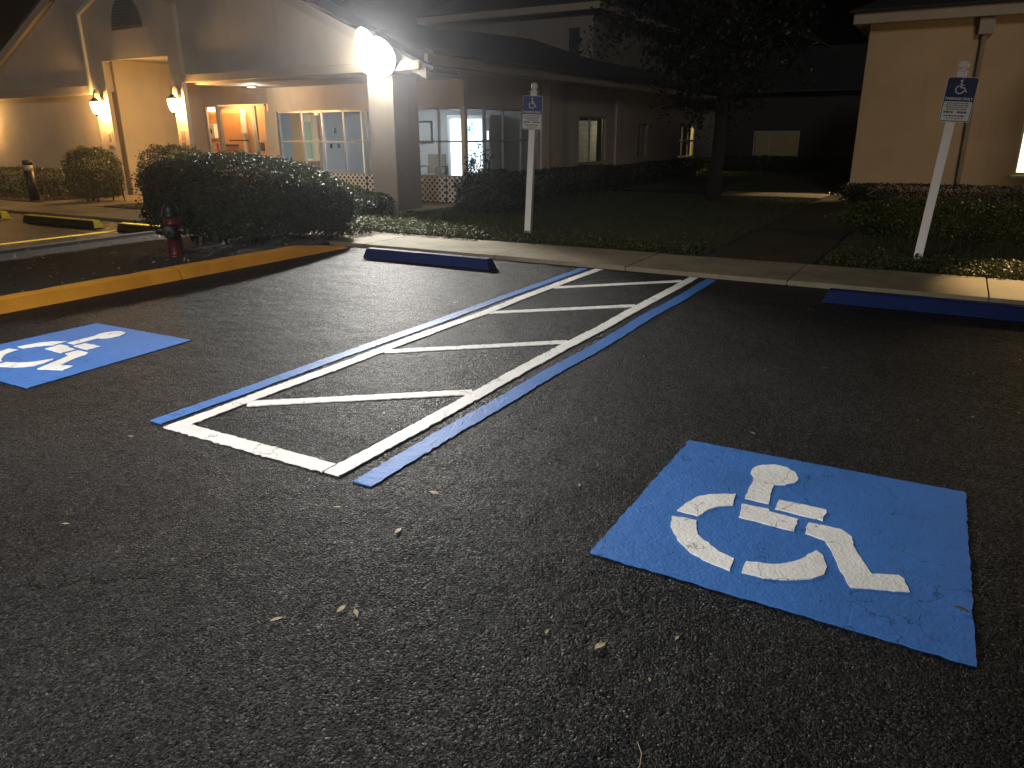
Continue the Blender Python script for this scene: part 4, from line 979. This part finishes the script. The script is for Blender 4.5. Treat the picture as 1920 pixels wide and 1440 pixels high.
rest = [(-3.01, 1.47), (-3.65, 2.2), (-2.78, 4.43), (-2.68, 4.43), (.27, 5.62), (.3, 5.65), (.39, 5.52), (.23, 5.2), (.59, 6.18), (.29, 4.73), (.52, 4.93), (-.58, 5.31), (-.93, 5.07), (-.98, 7.13), (-.98, 6.18), (-.62, 6.78), (-.01, 6.31), (-.74, 3.88), (-3.99, 5.82), (-4.37, 4.76), (.02, 4.52), (-5.55, 6.49), (-4.6, 5.71), (-4.06, 5.59)]
BROWN = leafmat('brown_leaf', (.10, .05, .02), (.22, .12, .05), .5)
def fallen(p, s, lab, k, grp=None, mesh=None):
    o = bpy.data.objects.new('fallen_leaf', mesh or LM[k % 5]); C.objects.link(o); o.location = (p[0], p[1], .012 if 'square' in lab and 'right edge' in lab else .004)
    o.scale = (s*1.0,)*3; o.rotation_euler = (random.uniform(-.1, .1), random.uniform(-.1, .1), random.uniform(0, 6.28)); tag(o, lab, 'leaf', grp)
for k, (p, s, lab) in enumerate(near):
    me = None
    if 'brown' in lab: me = LM[k % 5].copy(); me.materials.clear(); me.materials.append(BROWN)
    fallen(p, s, lab, k, None, me)
for k, p in enumerate(rest):
    lab = 'small pale fallen leaf on the dark asphalt of the right bay' if p[0] > -1.1 else 'small pale fallen leaf inside the hatched aisle' if -3.5 < p[0] < -2.4 and p[1] > 2.5 else 'small pale fallen leaf on the bright asphalt of the left bay' if p[1] > 4 else 'small pale fallen leaf on the open asphalt left of the aisle end'
    fallen(p, random.uniform(.022, .036), lab, k, 'small leaves scattered on the far asphalt')
bm = bmesh.new(); tube(bm, [(-.505, 1.535, .006), (-.48, 1.50, .009), (-.47, 1.46, .006), (-.475, 1.43, .007)], [.0012, .0016, .0014, .001], 5)
tag(bmobj('fallen_twig', bm, LITTER), 'thin dry twig at the bottom edge below the near blue square', 'twig')

# ------------------------------------------------------------------ pole lamp of the car park, behind the photographer
lx, ly, lz = LOT_POS
t = thing('car_park_lamp', 'tall pole lamp of the car park standing behind the viewer', 'street lamp', (lx, ly-1.2, 0))
bm = bmesh.new(); lathe(bm, [(.28, 0), (.28, .6), (.26, .63)], (lx, ly-1.2, 0), 20); bmobj('concrete_base', bm, CONC, t)
bm = bmesh.new(); tube(bm, [(lx, ly-1.2, .6), (lx, ly-1.2, lz+.05)], [.09, .06], 12); bmobj('pole', bm, DARKMETAL, t)
bm = bmesh.new(); tube(bm, [(lx, ly-1.2, lz), (lx, ly-.3, lz+.12)], .035, 8); bmobj('arm', bm, DARKMETAL, t)
box('lamp_head', lx-.2, lx+.2, ly-.35, ly+.3, lz+.08, lz+.2, DARKMETAL, t, .02)
ll = light('lamp_beam', 'SPOT', (lx, ly, lz), LOT_P, (1, .975, .95), t, spot_size=R(77), spot_blend=1.0, shadow_soft_size=.15); aim(ll, (0, 0, 0), (.06, .68, -.72))

# porch ceiling light
t = thing('porch_downlight', 'small round light in the porch ceiling near the entrance', 'ceiling light', (-14.6, 13.2, 2.6))
bm = bmesh.new(); lathe(bm, [(.09, -.03), (.11, 0), (.11, .018)], (-14.6, 13.2, 2.6), 18); bmobj('housing', bm, CREAMTRIM, t)
light('downlight_bulb', 'POINT', (-14.6, 13.2, 2.5), 22, (1, .95, .9), t, shadow_soft_size=.08)

# ------------------------------------------------------------------ thin haze added to imitate lens bloom
bm = bmesh.new(); bbox(bm, -170, 170, -170, 170, -1.0, 9.0)
hz_ = bmobj('haze', bm, None)
HM = bpy.data.materials.new('bloom_haze'); HM.use_nodes = True; hn = HM.node_tree
for n_ in list(hn.nodes):
    if n_.type != 'OUTPUT_MATERIAL': hn.nodes.remove(n_)
pv_ = hn.nodes.new('ShaderNodeVolumePrincipled'); pv_.inputs['Color'].default_value = (.9, .92, 1, 1); pv_.inputs['Density'].default_value = HAZE; pv_.inputs['Anisotropy'].default_value = .9
hn.links.new(pv_.outputs[0], [n_ for n_ in hn.nodes if n_.type == 'OUTPUT_MATERIAL'][0].inputs['Volume'])
hz_.data.materials.append(HM); stuff(hz_, 'thin haze added for the bloom round the lamps', 'haze')
